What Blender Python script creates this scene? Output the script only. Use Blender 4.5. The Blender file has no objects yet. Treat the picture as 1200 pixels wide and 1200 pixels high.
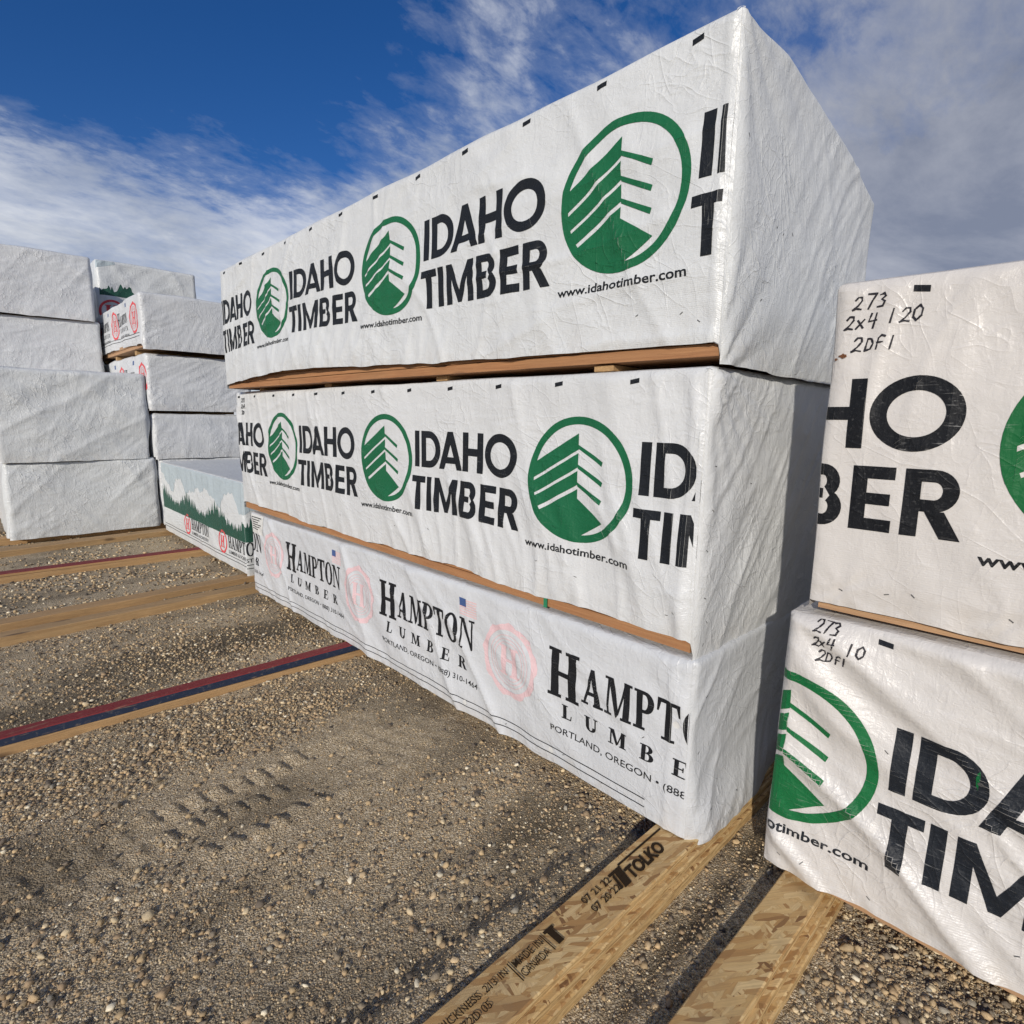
import bpy, bmesh, math, random
import numpy as np
from math import sin, cos, pi, radians, exp
from mathutils import Matrix, Vector

S = bpy.context.scene
COL = S.collection

# ------------------------------------------------------------------ camera
CAM_H = 1.5
YAW, PITCH, ROLL = radians(43.9965), radians(-9.22), radians(0.929)
fw = Vector((sin(YAW)*cos(PITCH), cos(YAW)*cos(PITCH), sin(PITCH)))
r0 = Vector((cos(YAW), -sin(YAW), 0)); u0 = r0.cross(fw)
rt = r0*cos(ROLL)+u0*sin(ROLL); up = -r0*sin(ROLL)+u0*cos(ROLL)
cd = bpy.data.cameras.new("camera"); cam = bpy.data.objects.new("camera", cd); COL.objects.link(cam)
M = Matrix((rt, up, -fw)).transposed().to_4x4(); M.translation = (0, 0, CAM_H)
cam.matrix_world = M
cd.sensor_width = 36; cd.sensor_fit = 'HORIZONTAL'; cd.lens = 36*677.91/1200
cd.clip_start = 0.05; cd.clip_end = 3000
S.camera = cam
S.cycles.max_bounces = 6; S.cycles.diffuse_bounces = 3; S.cycles.glossy_bounces = 3
S.render.resolution_x = S.render.resolution_y = 1024

# ------------------------------------------------------------------ light
SUN_EL = radians(21.0)
TRAV = radians(61.0)                       # azimuth the light travels to, from +Y towards +X
sd = bpy.data.lights.new("sun", 'SUN'); sd.energy = 3.5; sd.angle = radians(0.9); sd.color = (1.0, 0.93, 0.83)
sun = bpy.data.objects.new("sun", sd); COL.objects.link(sun)
ldir = Vector((sin(TRAV)*cos(SUN_EL), cos(TRAV)*cos(SUN_EL), -sin(SUN_EL)))
sun.rotation_euler = ldir.to_track_quat('-Z', 'Y').to_euler()
sun.location = (-3, -4, 6)
S.view_settings.view_transform = 'Standard'; S.view_settings.look = 'None'
S.view_settings.exposure = 0.0; S.view_settings.gamma = 1.0

# sky: Nishita light with a layer of wispy cloud laid out by direction
w = bpy.data.worlds.new("World"); S.world = w; w.use_nodes = True
nt = w.node_tree; N = nt.nodes; L = nt.links; N.clear()
def nd(nt_, t, **kw):
    n = nt_.nodes.new(t)
    for k, v in kw.items(): setattr(n, k, v)
    return n
def mth(nt_, op, a, b=None, clamp=False):
    n = nd(nt_, 'ShaderNodeMath', operation=op); n.use_clamp = clamp
    for i, v in enumerate((a, b)):
        if v is None: continue
        if isinstance(v, (int, float)): n.inputs[i].default_value = v
        else: nt_.links.new(v, n.inputs[i])
    return n.outputs[0]
def ramp(nt_, fac, stops, interp='LINEAR'):
    n = nd(nt_, 'ShaderNodeValToRGB'); cr = n.color_ramp; cr.interpolation = interp
    while len(cr.elements) < len(stops): cr.elements.new(0.5)
    for e, (p_, c_) in zip(cr.elements, stops):
        e.position = p_; e.color = (c_ if hasattr(c_, '__len__') else (c_, c_, c_))[:3]+(1,) if hasattr(c_, '__len__') else (c_, c_, c_, 1)
    if fac is not None: nt_.links.new(fac, n.inputs[0])
    return n.outputs[0]
def mix(nt_, f, a, b, blend='MIX'):
    n = nd(nt_, 'ShaderNodeMix', data_type='RGBA', blend_type=blend)
    for sock, v in ((n.inputs[0], f), (n.inputs[6], a), (n.inputs[7], b)):
        if isinstance(v, (int, float)): sock.default_value = v
        elif isinstance(v, tuple): sock.default_value = v[:3]+(1,)
        else: nt_.links.new(v, sock)
    return n.outputs[2]
def noise(nt_, vec, scale, detail=4, rough=.5, dist=0., typ='FBM'):
    n = nd(nt_, 'ShaderNodeTexNoise'); n.noise_type = typ
    n.inputs['Scale'].default_value = scale; n.inputs['Detail'].default_value = detail
    n.inputs['Roughness'].default_value = rough; n.inputs['Distortion'].default_value = dist
    if vec is not None: nt_.links.new(vec, n.inputs['Vector'])
    return n.outputs[0]
def mapping(nt_, vec, loc=(0, 0, 0), rot=(0, 0, 0), sc=(1, 1, 1)):
    n = nd(nt_, 'ShaderNodeMapping')
    n.inputs['Location'].default_value = loc; n.inputs['Rotation'].default_value = rot; n.inputs['Scale'].default_value = sc
    nt_.links.new(vec, n.inputs['Vector']); return n.outputs[0]

sky = nd(nt, 'ShaderNodeTexSky', sky_type='NISHITA')
sky.sun_disc = False; sky.sun_elevation = SUN_EL
sky.sun_rotation = TRAV+pi
sky.altitude = 900; sky.air_density = 1.0; sky.dust_density = 0.35; sky.ozone_density = 3.5
hs = nd(nt, 'ShaderNodeHueSaturation'); hs.inputs['Saturation'].default_value = 1.26; hs.inputs['Value'].default_value = 1.1; L.new(sky.outputs[0], hs.inputs['Color'])
skyblue = mix(nt, 1.0, hs.outputs[0], (.82, .76, .97), 'MULTIPLY')
geo = nd(nt, 'ShaderNodeTexCoord')
sep = nd(nt, 'ShaderNodeSeparateXYZ'); L.new(geo.outputs['Generated'], sep.inputs[0])
zz = mth(nt, 'ADD', mth(nt, 'MAXIMUM', sep.outputs[2], 0.0), 0.26)
px = mth(nt, 'DIVIDE', sep.outputs[0], zz); py = mth(nt, 'DIVIDE', sep.outputs[1], zz)
cmb = nd(nt, 'ShaderNodeCombineXYZ'); L.new(px, cmb.inputs[0]); L.new(py, cmb.inputs[1])
v1 = mapping(nt, cmb.outputs[0], (3.1, 1.7, 0), (0, 0, radians(-30)), (1.0, 1.35, 1))
big = noise(nt, mapping(nt, cmb.outputs[0], (.4, 5.2, 0), (0, 0, radians(-46)), (0.30, 0.42, 1)), 1.0, 3, .5, .3)
fine = noise(nt, v1, 4.6, 11, .66, .2)
rip = noise(nt, mapping(nt, cmb.outputs[0], (0, 0, 0), (0, 0, radians(25)), (1.6, 3.2, 1)), 8.0, 7, .62, .4)
# cover rises to the horizon, and in the quarter to the right of the main stack
horiz = ramp(nt, sep.outputs[2], [(0.0, 1.0), (0.22, 1.0), (0.30, 0.72), (0.37, 0.25), (0.46, 0.0)])
right = mth(nt, 'ADD', mth(nt, 'MULTIPLY', sep.outputs[0], 1.0), mth(nt, 'MULTIPLY', sep.outputs[1], -0.5))
rightm = ramp(nt, mth(nt, 'SUBTRACT', right, mth(nt, 'MULTIPLY', sep.outputs[2], .35)), [(0.20, 0.0), (0.42, 0.45), (0.60, 1.2)])
cov = mth(nt, 'ADD', mth(nt, 'MULTIPLY', fine, .55), mth(nt, 'MULTIPLY', big, .45))
cov = mth(nt, 'ADD', cov, mth(nt, 'MULTIPLY', mth(nt, 'SUBTRACT', rip, .5), .30))
cov = mth(nt, 'ADD', cov, mth(nt, 'MULTIPLY', horiz, .34))
cov = mth(nt, 'ADD', cov, mth(nt, 'MULTIPLY', rightm, .30))
def lobe(dx, dy, dz, a, b):
    vm = nd(nt, 'ShaderNodeVectorMath', operation='DOT_PRODUCT'); vm.inputs[1].default_value = Vector((dx, dy, dz)).normalized()
    L.new(geo.outputs['Generated'], vm.inputs[0]); return ramp(nt, vm.outputs['Value'], [(a, 0), (b, 1)])
cov = mth(nt, 'ADD', cov, mth(nt, 'MULTIPLY', lobe(.60, .68, .44, .955, .995), .11))
cov = mth(nt, 'SUBTRACT', cov, mth(nt, 'MULTIPLY', lobe(.22, .82, .53, .93, .99), .22))
mask = ramp(nt, cov, [(0.50, 0.0), (0.60, 0.14), (0.74, 0.62), (0.92, 0.93)])
dens = noise(nt, mapping(nt, cmb.outputs[0], (7, 2, 0), (0, 0, .5), (.6, .8, 1)), 2.4, 9, .62, .4)
ccol = mix(nt, ramp(nt, dens, [(.38, 0.), (.60, 1.)]), (5.4, 5.9, 6.9), (9.0, 9.3, 9.9))
ccol = mix(nt, ramp(nt, right, [(0.38, 0.0), (0.66, .92)]), ccol, mix(nt, ramp(nt, dens, [(.36, 0.), (.62, 1.)]), (2.5, 2.8, 3.7), (4.7, 4.9, 5.6)))
# the deck gets greyer and bluer just over the horizon
skyc = mix(nt, mask, skyblue, ccol)
bg = nd(nt, 'ShaderNodeBackground'); bg.inputs[1].default_value = 0.082
L.new(skyc, bg.inputs[0])
wo = nd(nt, 'ShaderNodeOutputWorld'); L.new(bg.outputs[0], wo.inputs[0])

# ------------------------------------------------------------------ helpers
def tag(o, label=None, cat=None, group=None, kind=None):
    for k, v in (('label', label), ('category', cat), ('group', group), ('kind', kind)):
        if v: o[k] = v
    return o
def empty(name, loc=(0, 0, 0)):
    o = bpy.data.objects.new(name, None); o.location = loc; o.empty_display_size = .1
    COL.objects.link(o); return o
def meshobj(name, verts, faces, mats, parent=None, smooth=True, uv=None, fmat=None, loc=None):
    me = bpy.data.meshes.new(name)
    me.from_pydata([tuple(v) for v in verts], [], faces)
    for m in (mats if isinstance(mats, (list, tuple)) else [mats]): me.materials.append(m)
    if smooth: me.polygons.foreach_set('use_smooth', [True]*len(me.polygons))
    if fmat is not None: me.polygons.foreach_set('material_index', fmat)
    if uv is not None:
        ul = me.uv_layers.new(name='UVMap'); li = np.empty(len(me.loops), dtype=np.int32)
        me.loops.foreach_get('vertex_index', li); ul.data.foreach_set('uv', np.asarray(uv, dtype=np.float32)[li].ravel())
    me.update()
    o = bpy.data.objects.new(name, me); COL.objects.link(o)
    if parent is not None:
        o.parent = parent; o.location = -parent.location if parent.type == 'EMPTY' else Vector((0, 0, 0))
    return o

_rs = np.random.RandomState(7); _tab = _rs.rand(65536)
def _h(i, j, k=0):
    return _tab[((i*73856093) ^ (j*19349663) ^ (k*83492791)) & 65535]
def vn(x, y, seed=0):
    x = np.asarray(x, float); y = np.asarray(y, float)
    xi = np.floor(x).astype(np.int64); yi = np.floor(y).astype(np.int64); fx = x-xi; fy = y-yi
    fx = fx*fx*fx*(fx*(fx*6-15)+10); fy = fy*fy*fy*(fy*(fy*6-15)+10)
    a = _h(xi, yi, seed); b = _h(xi+1, yi, seed); c = _h(xi, yi+1, seed); d = _h(xi+1, yi+1, seed)
    return (a+(b-a)*fx+(c-a)*fy+(a-b-c+d)*fx*fy)*2-1
def fbm(x, y, seed=0, o=4, g=.5):
    s = 0; a = 1; t = 0
    for k in range(o):
        s = s+a*vn(x*2**k+k*13.1, y*2**k-k*7.7, seed+k); t += a; a *= g
    return s/t
def sst(e0, e1, x):
    t = np.clip((x-e0)/(e1-e0), 0, 1); return t*t*(3-2*t)

# ------------------------------------------------------------------ materials
def newmat(name):
    m = bpy.data.materials.new(name); m.use_nodes = True
    b = m.node_tree.nodes['Principled BSDF']; return m, m.node_tree, b
def film_bump(t, b, seed, amt=1.0, ridges=1.0, horiz=False):
    """crinkle and weave of the woven film, shared by film and print"""
    uvn = nd(t, 'ShaderNodeUVMap'); uvn.uv_map = 'UVMap'; uv = uvn.outputs[0]
    a = noise(t, mapping(t, uv, (seed, 0, 0), (0, 0, radians(28)), (1.0, 2.6, 1)), 5.5, 4, .55, .5, 'RIDGED_MULTIFRACTAL')
    c = noise(t, mapping(t, uv, (seed*2, 3, 0), (0, 0, radians(-12)), (3.2, 1.0, 1)), 12, 4, .6, .6)
    g = noise(t, mapping(t, uv, (seed, 8, 0)), 60, 3, .6, .2)
    n2 = noise(t, mapping(t, uv, (seed, 5, 0), (0, 0, .7), (1, 1.4, 1)), 28, 4, .6, .9)
    cr = mth(t, 'ABSOLUTE', mth(t, 'SUBTRACT', n2, .5))
    su = nd(t, 'ShaderNodeSeparateXYZ'); t.links.new(uv, su.inputs[0])
    wv = mth(t, 'SINE', mth(t, 'MULTIPLY', su.outputs[1], 2*pi/0.0062))
    low = ramp(t, su.outputs[1], [(0.0, 1.0), (0.2, 1.0), (0.34, .12), (1, .12)])
    h = mth(t, 'ADD', mth(t, 'MULTIPLY', a, .0050), mth(t, 'MULTIPLY', c, .0042))
    h = mth(t, 'ADD', h, mth(t, 'MULTIPLY', cr, -.0050))
    a2 = noise(t, mapping(t, uv, (seed, 6, 0), (0, 0, radians(-50)), (1.0, 3.4, 1)), 11, 3, .55, .7, 'RIDGED_MULTIFRACTAL')
    pm = noise(t, mapping(t, uv, (seed, 7, 0)), 2.4, 3, .5)
    h = mth(t, 'ADD', h, mth(t, 'MULTIPLY', mth(t, 'MULTIPLY', a2, ramp(t, pm, [(.40, .1), (.62, 1)])), .0034))
    for (r_, sc_, an_, am_) in ((.5, 4.2, 2.6, .0024), (-.9, 7.5, 2.2, .0014), (1.4, 3.1, 3.0, .0020)):
        nl = noise(t, mapping(t, mapping(t, uv, (0, 0, 0), (0, 0, r_)), (seed+r_, 4, 0), (0, 0, 0), (1, an_, 1)), sc_, 2, .45, .35)
        ln2 = ramp(t, mth(t, 'ABSOLUTE', mth(t, 'SUBTRACT', nl, .5)), [(0, 1), (.012, .4), (.035, 0)])
        h = mth(t, 'ADD', h, mth(t, 'MULTIPLY', mth(t, 'MULTIPLY', ln2, ramp(t, pm, [(.42, .15), (.6, 1)])), am_))
    h = mth(t, 'ADD', h, mth(t, 'MULTIPLY', g, .0006))
    h = mth(t, 'ADD', h, mth(t, 'MULTIPLY', mth(t, 'MULTIPLY', wv, low), .00014*ridges))
    bp = nd(t, 'ShaderNodeBump'); bp.inputs['Strength'].default_value = .75*amt; bp.inputs['Distance'].default_value = 1.0
    t.links.new(h, bp.inputs['Height']); t.links.new(bp.outputs[0], b.inputs['Normal'])
    return uv
def film(name, col, seed, amt=1.0, dirt=.35, ridges=1.0):
    m, t, b = newmat(name)
    uv = film_bump(t, b, seed, amt, ridges)
    n = noise(t, mapping(t, uv, (seed, 1, 0), (0, 0, 0), (.6, 1.3, 1)), 4, 6, .6, .4)
    c = mix(t, ramp(t, n, [(.35, 0), (.75, 1)]), col, tuple(v*.90 for v in col))
    # grime: thin scuffs and dust near the lower hem
    sc = noise(t, mapping(t, uv, (seed, 2, 0), (0, 0, .25), (2.2, 14, 1)), 9, 5, .65, .8)
    c = mix(t, mth(t, 'MULTIPLY', ramp(t, sc, [(.66, 0), (.76, 1)]), dirt), c, (.36, .32, .27))
    su = nd(t, 'ShaderNodeSeparateXYZ'); t.links.new(uv, su.inputs[0])
    dn = noise(t, uv, 14, 5, .6)
    lowd = mth(t, 'MULTIPLY', ramp(t, su.outputs[1], [(0, 1), (.12, .0)]), ramp(t, dn, [(.4, 0), (.65, 1)]))
    c = mix(t, mth(t, 'MULTIPLY', lowd, dirt), c, (.42, .36, .28))
    t.links.new(c, b.inputs['Base Color'])
    b.inputs['Roughness'].default_value = .36; b.inputs['Specular IOR Level'].default_value = .5
    return m
def ink(name, col, seed, wear=.15, amt=1.0, under=(.6, .6, .58), rough=.5):
    m, t, b = newmat(name)
    uv = film_bump(t, b, seed, amt, .4)
    s1 = noise(t, mapping(t, uv, (seed, 4, 0), (0, 0, .12), (1.0, 12, 1)), 10, 6, .7, .6)
    s2 = noise(t, mapping(t, uv, (seed, 9, 0)), 3.2, 3, .5)
    s3 = noise(t, uv, 90, 3, .6)
    f = mth(t, 'MULTIPLY', ramp(t, s1, [(.60, 0), (.68, 1)]), ramp(t, s2, [(.48, 0), (.62, 1)]))
    f = mth(t, 'MULTIPLY', f, wear*3, True)
    f = mth(t, 'MAXIMUM', f, mth(t, 'MULTIPLY', ramp(t, s3, [(.58, 0), (.85, 1)]), wear*.45))
    n = noise(t, uv, 6, 4, .6)
    c0 = mix(t, n, col, tuple(min(1, v*1.35+.003) for v in col))
    t.links.new(mix(t, f, c0, under), b.inputs['Base Color'])
    b.inputs['Roughness'].default_value = rough; b.inputs['Specular IOR Level'].default_value = .22
    return m

COOL = (.635, .655, .655); WARM = (.645, .62, .585)
F_T = film('film_white_a', COOL, 1.0, .9, .25); F_M = film('film_white_b', (.645, .66, .66), 14.0, .9, .22)
F_H = film('film_white_c', (.61, .63, .645), 27.0, .9, .35, .2)
F_R1 = film('film_white_d', WARM, 31.0, .55, .35); F_R2 = film('film_white_e', (.64, .62, .59), 45.0, .9, .45)
F_FAR = film('film_white_far', (.66, .685, .685), 52.0, 1.3, .3, .1); F_FAR2 = film('film_white_far_b', (.635, .655, .665), 61.0, 1.35, .3, .1)
K_T = ink('ink_black_a', (.008, .010, .013), 1.0, .04, .9); K_M = ink('ink_black_b', (.008, .010, .013), 14.0, .05, .8)
K_H = ink('ink_black_c', (.009, .010, .012), 27.0, .10, .9)
K_R1 = ink('ink_black_d', (.006, .007, .009), 31.0, .30, .55); K_R2 = ink('ink_black_e', (.010, .013, .018), 45.0, .16, .8)
G_T = ink('ink_green_a', (.008, .105, .042), 1.0, .03, .9); G_M = ink('ink_green_b', (.008, .102, .042), 14.0, .04, .8)
G_R1 = ink('ink_green_c', (.006, .105, .030), 31.0, .05, .55); G_R2 = ink('ink_green_d', (.007, .118, .036), 45.0, .08, .8)
P_H = ink('ink_faded_red', (.60, .43, .44), 27.0, 1.6, .9); RED = ink('ink_red', (.60, .07, .08), 52.0, .12, 1.0)
BLUE = ink('ink_flag_blue', (.05, .09, .22), 27.0, .10, .9); FLRED = ink('ink_flag_red', (.62, .42, .42), 27.0, .6, .9)
GREY = ink('ink_grey', (.30, .31, .32), 27.0, .3, .9)
SKYP = ink('ink_pale_blue', (.36, .42, .445), 52.0, .12, 1.0, (.6, .66, .67)); MTN = ink('ink_mountain_grey', (.62, .65, .66), 52.0, .15, 1.0)
GFAR = ink('ink_forest_green', (.020, .075, .052), 52.0, .06, 1.0); KFAR = ink('ink_black_far', (.02, .022, .026), 52.0, .12, 1.0)
PEN = ink('ink_marker', (.018, .017, .022), 31.0, .06, .5)

def wood(name, c1, c2, axis='Y', seed=0., rough=.7, grain=1.0):
    m, t, b = newmat(name)
    tc = nd(t, 'ShaderNodeTexCoord'); o = tc.outputs['Object']
    sc = {'Y': (9, .35, 14), 'X': (.35, 9, 14)}[axis]
    v = mapping(t, o, (seed, seed*2, 0), (0, 0, 0), sc)
    n1 = noise(t, v, 2.2, 6, .62, 1.6); n2 = noise(t, mapping(t, o, (seed, 0, 5), (0, 0, 0), tuple(q*4 for q in sc)), 3.5, 5, .7, .4)
    bl = noise(t, mapping(t, o, (seed, 4, 2)), 2.3, 4, .55)
    kv = nd(t, 'ShaderNodeTexVoronoi'); kv.inputs['Scale'].default_value = 1.0
    t.links.new(mapping(t, o, (seed*3, 1, 0), (0, 0, 0), tuple({9: 7, .35: 1.9, 14: 7}[q] for q in sc)), kv.inputs['Vector'])
    knot = ramp(t, kv.outputs['Distance'], [(0, 1), (.10, .8), (.17, 0)])
    c = mix(t, ramp(t, n1, [(.3, 0), (.68, 1)]), c1, c2)
    c = mix(t, ramp(t, n2, [(.35, .0), (.75, .55)]), c, tuple(q*.45 for q in c2))
    c = mix(t, ramp(t, bl, [(.42, 0), (.7, .5)]), c, tuple(q*.62 for q in c1))
    c = mix(t, mth(t, 'MULTIPLY', knot, .8), c, (.05, .026, .014))
    t.links.new(c, b.inputs['Base Color']); b.inputs['Roughness'].default_value = rough
    bp = nd(t, 'ShaderNodeBump'); bp.inputs['Strength'].default_value = .6; bp.inputs['Distance'].default_value = .004*grain
    t.links.new(mth(t, 'ADD', n1, n2), bp.inputs['Height']); t.links.new(bp.outputs[0], b.inputs['Normal'])
    return m
W_FIR = wood('fir_lumber', (.52, .27, .12), (.36, .155, .062), 'Y', 1.)
W_FIR2 = wood('fir_lumber_pale', (.55, .34, .18), (.44, .24, .12), 'Y', 8.)
W_GRND = wood('weathered_plank', (.56, .37, .18), (.40, .245, .11), 'X', 3., .85)
W_GRND2 = wood('weathered_plank_b', (.58, .37, .175), (.42, .25, .11), 'X', 11., .85)
def paint(name, col, under=(.30, .2, .12), seed=0.):
    m, t, b = newmat(name)
    o = nd(t, 'ShaderNodeTexCoord').outputs['Object']
    n = noise(t, mapping(t, o, (seed, 0, 0), (0, 0, 0), (3, 26, 26)), 2.4, 6, .68, .6)
    g = noise(t, mapping(t, o, (seed, 0, 0)), 40, 4, .7)
    c = mix(t, g, tuple(v*.7 for v in col), tuple(v*1.25 for v in col))
    c = mix(t, ramp(t, n, [(.60, 0), (.70, .8)]), c, under)
    c = mix(t, ramp(t, g, [(.58, 0), (.72, .45)]), c, (.26, .21, .15))
    t.links.new(c, b.inputs['Base Color']); b.inputs['Roughness'].default_value = .75
    bp = nd(t, 'ShaderNodeBump'); bp.inputs['Distance'].default_value = .003; bp.inputs['Strength'].default_value = .6
    t.links.new(n, bp.inputs['Height']); t.links.new(bp.outputs[0], b.inputs['Normal']); return m
P_RED = paint('worn_red_paint', (.21, .022, .022)); P_NAVY = paint('worn_navy_paint', (.014, .026, .060), seed=4.)

def osb(name):
    m, t, b = newmat(name)
    o = nd(t, 'ShaderNodeTexCoord').outputs['Object']
    dn = noise(t, o, 9, 3, .5)
    cols = []; hts = None
    out = None
    for k, (rot, sc, sd_) in enumerate([(.25, (11, 62, 8), 1), (1.0, (12, 70, 8), 2), (-.5, (14, 58, 8), 3), (-1.25, (13, 75, 8), 4), (.1, (16, 80, 8), 5), (.6, (14, 66, 8), 6)]):
        vv = nd(t, 'ShaderNodeTexVoronoi'); vv.inputs['Scale'].default_value = 1.0; vv.inputs['Randomness'].default_value = 1.0
        wob = nd(t, 'ShaderNodeVectorMath', operation='ADD')
        nn = nd(t, 'ShaderNodeTexNoise'); nn.inputs['Scale'].default_value = 14; t.links.new(o, nn.inputs['Vector'])
        sm = nd(t, 'ShaderNodeVectorMath', operation='SCALE'); sm.inputs['Scale'].default_value = .014
        t.links.new(nn.outputs['Color'], sm.inputs[0]); t.links.new(o, wob.inputs[0]); t.links.new(sm.outputs[0], wob.inputs[1])
        t.links.new(mapping(t, mapping(t, wob.outputs[0], (0, 0, 0), (0, 0, rot)), (sd_*3.3, sd_, 0), (0, 0, 0), sc), vv.inputs['Vector'])
        sx = nd(t, 'ShaderNodeSeparateColor'); t.links.new(vv.outputs['Color'], sx.inputs[0])
        gr = noise(t, mapping(t, mapping(t, o, (0, 0, 0), (0, 0, rot)), (sd_, 0, 0), (0, 0, 0), (6, 200, 20)), 1.5, 4, .6)
        c = ramp(t, sx.outputs[0], [(0, (.20, .095, .032)), (.14, (.46, .255, .09)), (.40, (.62, .40, .16)), (.78, (.78, .57, .28)), (1, (.46, .26, .09))])
        c = mix(t, ramp(t, gr, [(.35, 0), (.75, .45)]), c, (.24, .13, .06))
        if out is None: out = c; ht = sx.outputs[1]
        else:
            sel = ramp(t, sx.outputs[2], [(.50, 0), (.54, 1)], 'LINEAR')
            out = mix(t, sel, out, c); ht = mix(t, sel, ht, sx.outputs[1])
    dirt = noise(t, o, 7, 6, .65)
    out = mix(t, ramp(t, dirt, [(.5, 0), (.75, .5)]), out, (.30, .22, .12))
    t.links.new(out, b.inputs['Base Color']); b.inputs['Roughness'].default_value = .68
    bp = nd(t, 'ShaderNodeBump'); bp.inputs['Distance'].default_value = .0022; bp.inputs['Strength'].default_value = .7
    t.links.new(ht, bp.inputs['Height']); t.links.new(bp.outputs[0], b.inputs['Normal']); return m
OSB = osb('oriented_strand_board')
def edgewood():
    m, t, b = newmat('strand_board_edge')
    o = nd(t, 'ShaderNodeTexCoord').outputs['Object']
    n = noise(t, mapping(t, o, (0, 0, 0), (0, 0, 0), (1.0, 1, 14)), 12, 6, .65, .4)
    c = ramp(t, n, [(.3, (.22, .115, .04)), (.5, (.58, .39, .17)), (.72, (.80, .61, .33))])
    t.links.new(c, b.inputs['Base Color']); b.inputs['Roughness'].default_value = .75
    bp = nd(t, 'ShaderNodeBump'); bp.inputs['Distance'].default_value = .004; t.links.new(n, bp.inputs['Height']); t.links.new(bp.outputs[0], b.inputs['Normal'])
    return m
OSBE = edgewood()
def plain(name, col, rough=.6, spec=.3):
    m, t, b = newmat(name)
    o = nd(t, 'ShaderNodeTexCoord').outputs['Object']
    n = noise(t, o, 30, 4, .6)
    t.links.new(mix(t, n, tuple(v*.8 for v in col), tuple(v*1.15 for v in col)), b.inputs['Base Color'])
    b.inputs['Roughness'].default_value = rough; b.inputs['Specular IOR Level'].default_value = spec; return m
STRAP = plain('green_strap', (.03, .22, .11), .4); STEEL = plain('staple_steel', (.10, .10, .10), .4); STAMP = plain('stamp_ink', (.035, .022, .012), .8, .1)
LABELP = plain('paper_label', (.66, .66, .63), .6)

# ------------------------------------------------------------------ print shapes: convex pieces in (u, v)
def arc(cx, cy, ro, ri, a0, a1, n=None, sy=1.0):
    n = n or max(6, int(abs(a1-a0)/(pi/2)*12)); out = []
    for k in range(n):
        t0 = a0+(a1-a0)*k/n; t1 = a0+(a1-a0)*(k+1)/n
        out.append([(cx+ri*cos(t0), cy+ri*sy*sin(t0)), (cx+ro*cos(t0), cy+ro*sy*sin(t0)), (cx+ro*cos(t1), cy+ro*sy*sin(t1)), (cx+ri*cos(t1), cy+ri*sy*sin(t1))])
    return out
def arce(cx, cy, rx, ry, ix, iy, a0, a1, n=16):
    out = []
    for k in range(n):
        t0 = a0+(a1-a0)*k/n; t1 = a0+(a1-a0)*(k+1)/n
        out.append([(cx+ix*cos(t0), cy+iy*sin(t0)), (cx+rx*cos(t0), cy+ry*sin(t0)), (cx+rx*cos(t1), cy+ry*sin(t1)), (cx+ix*cos(t1), cy+iy*sin(t1))])
    return out
def R(x0, y0, x1, y1): return [[(x0, y0), (x1, y0), (x1, y1), (x0, y1)]]
def Q(*p): return [list(p)]
s = .205
SANS = {
 'I': (.205, R(0, 0, s, 1)),
 'D': (.80, R(0, 0, s, 1)+R(s, 1-.19, .33, 1)+R(s, 0, .33, .19)+arce(.33, .5, .47, .5, .265, .31, -pi/2, pi/2)),
 'A': (.93, Q((0, 0), (.22, 0), (.465, .66), (.36, 1))+Q((.93, 0), (.57, 1), (.465, .66), (.71, 0))+Q((.36, 1), (.465, .66), (.57, 1))+Q((.275, .16), (.655, .16), (.59, .33), (.34, .33))),
 'H': (.74, R(0, 0, s, 1)+R(.74-s, 0, .74, 1)+R(s, .41, .74-s, .60)),
 'O': (1.08, arce(.54, .5, .54, .52, .335, .32, 0, 2*pi, 44)),
 'T': (.60, R(.20, 0, .20+s, .81)+R(0, .81, .60, 1)),
 'M': (1.0, R(0, 0, s, 1)+R(1-s, 0, 1, 1)+Q((s, 1), (s, .62), (.43, .02), (.5, .32))+Q((1-s, 1), (.5, .32), (.57, .02), (1-s, .62))+Q((.43, .02), (.57, .02), (.5, .32))),
 'B': (.66, R(0, 0, s, 1)+R(s, .82, .36, 1)+R(s, .44, .38, .60)+R(s, 0, .38, .18)+arce(.36, .72, .25, .28, .065, .10, -pi/2, pi/2, 12)[2:]+arce(.38, .30, .28, .30, .085, .12, -pi/2, pi/2, 12)[:10]),
 'E': (.56, R(0, 0, s, 1)+R(s, .81, .56, 1)+R(s, .41, .52, .59)+R(s, 0, .56, .19)),
 'R': (.70, R(0, 0, s, 1)+R(s, .82, .36, 1)+R(s, .38, .36, .56)+arce(.36, .69, .29, .31, .10, .13, -pi/2, pi/2, 14)+Q((.27, .38), (.48, 0), (.72, 0), (.50, .40))),
}
def sf(x0, x1, y, h=.07): return R(x0, y, x1, y+h)
b_ = .25
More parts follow.
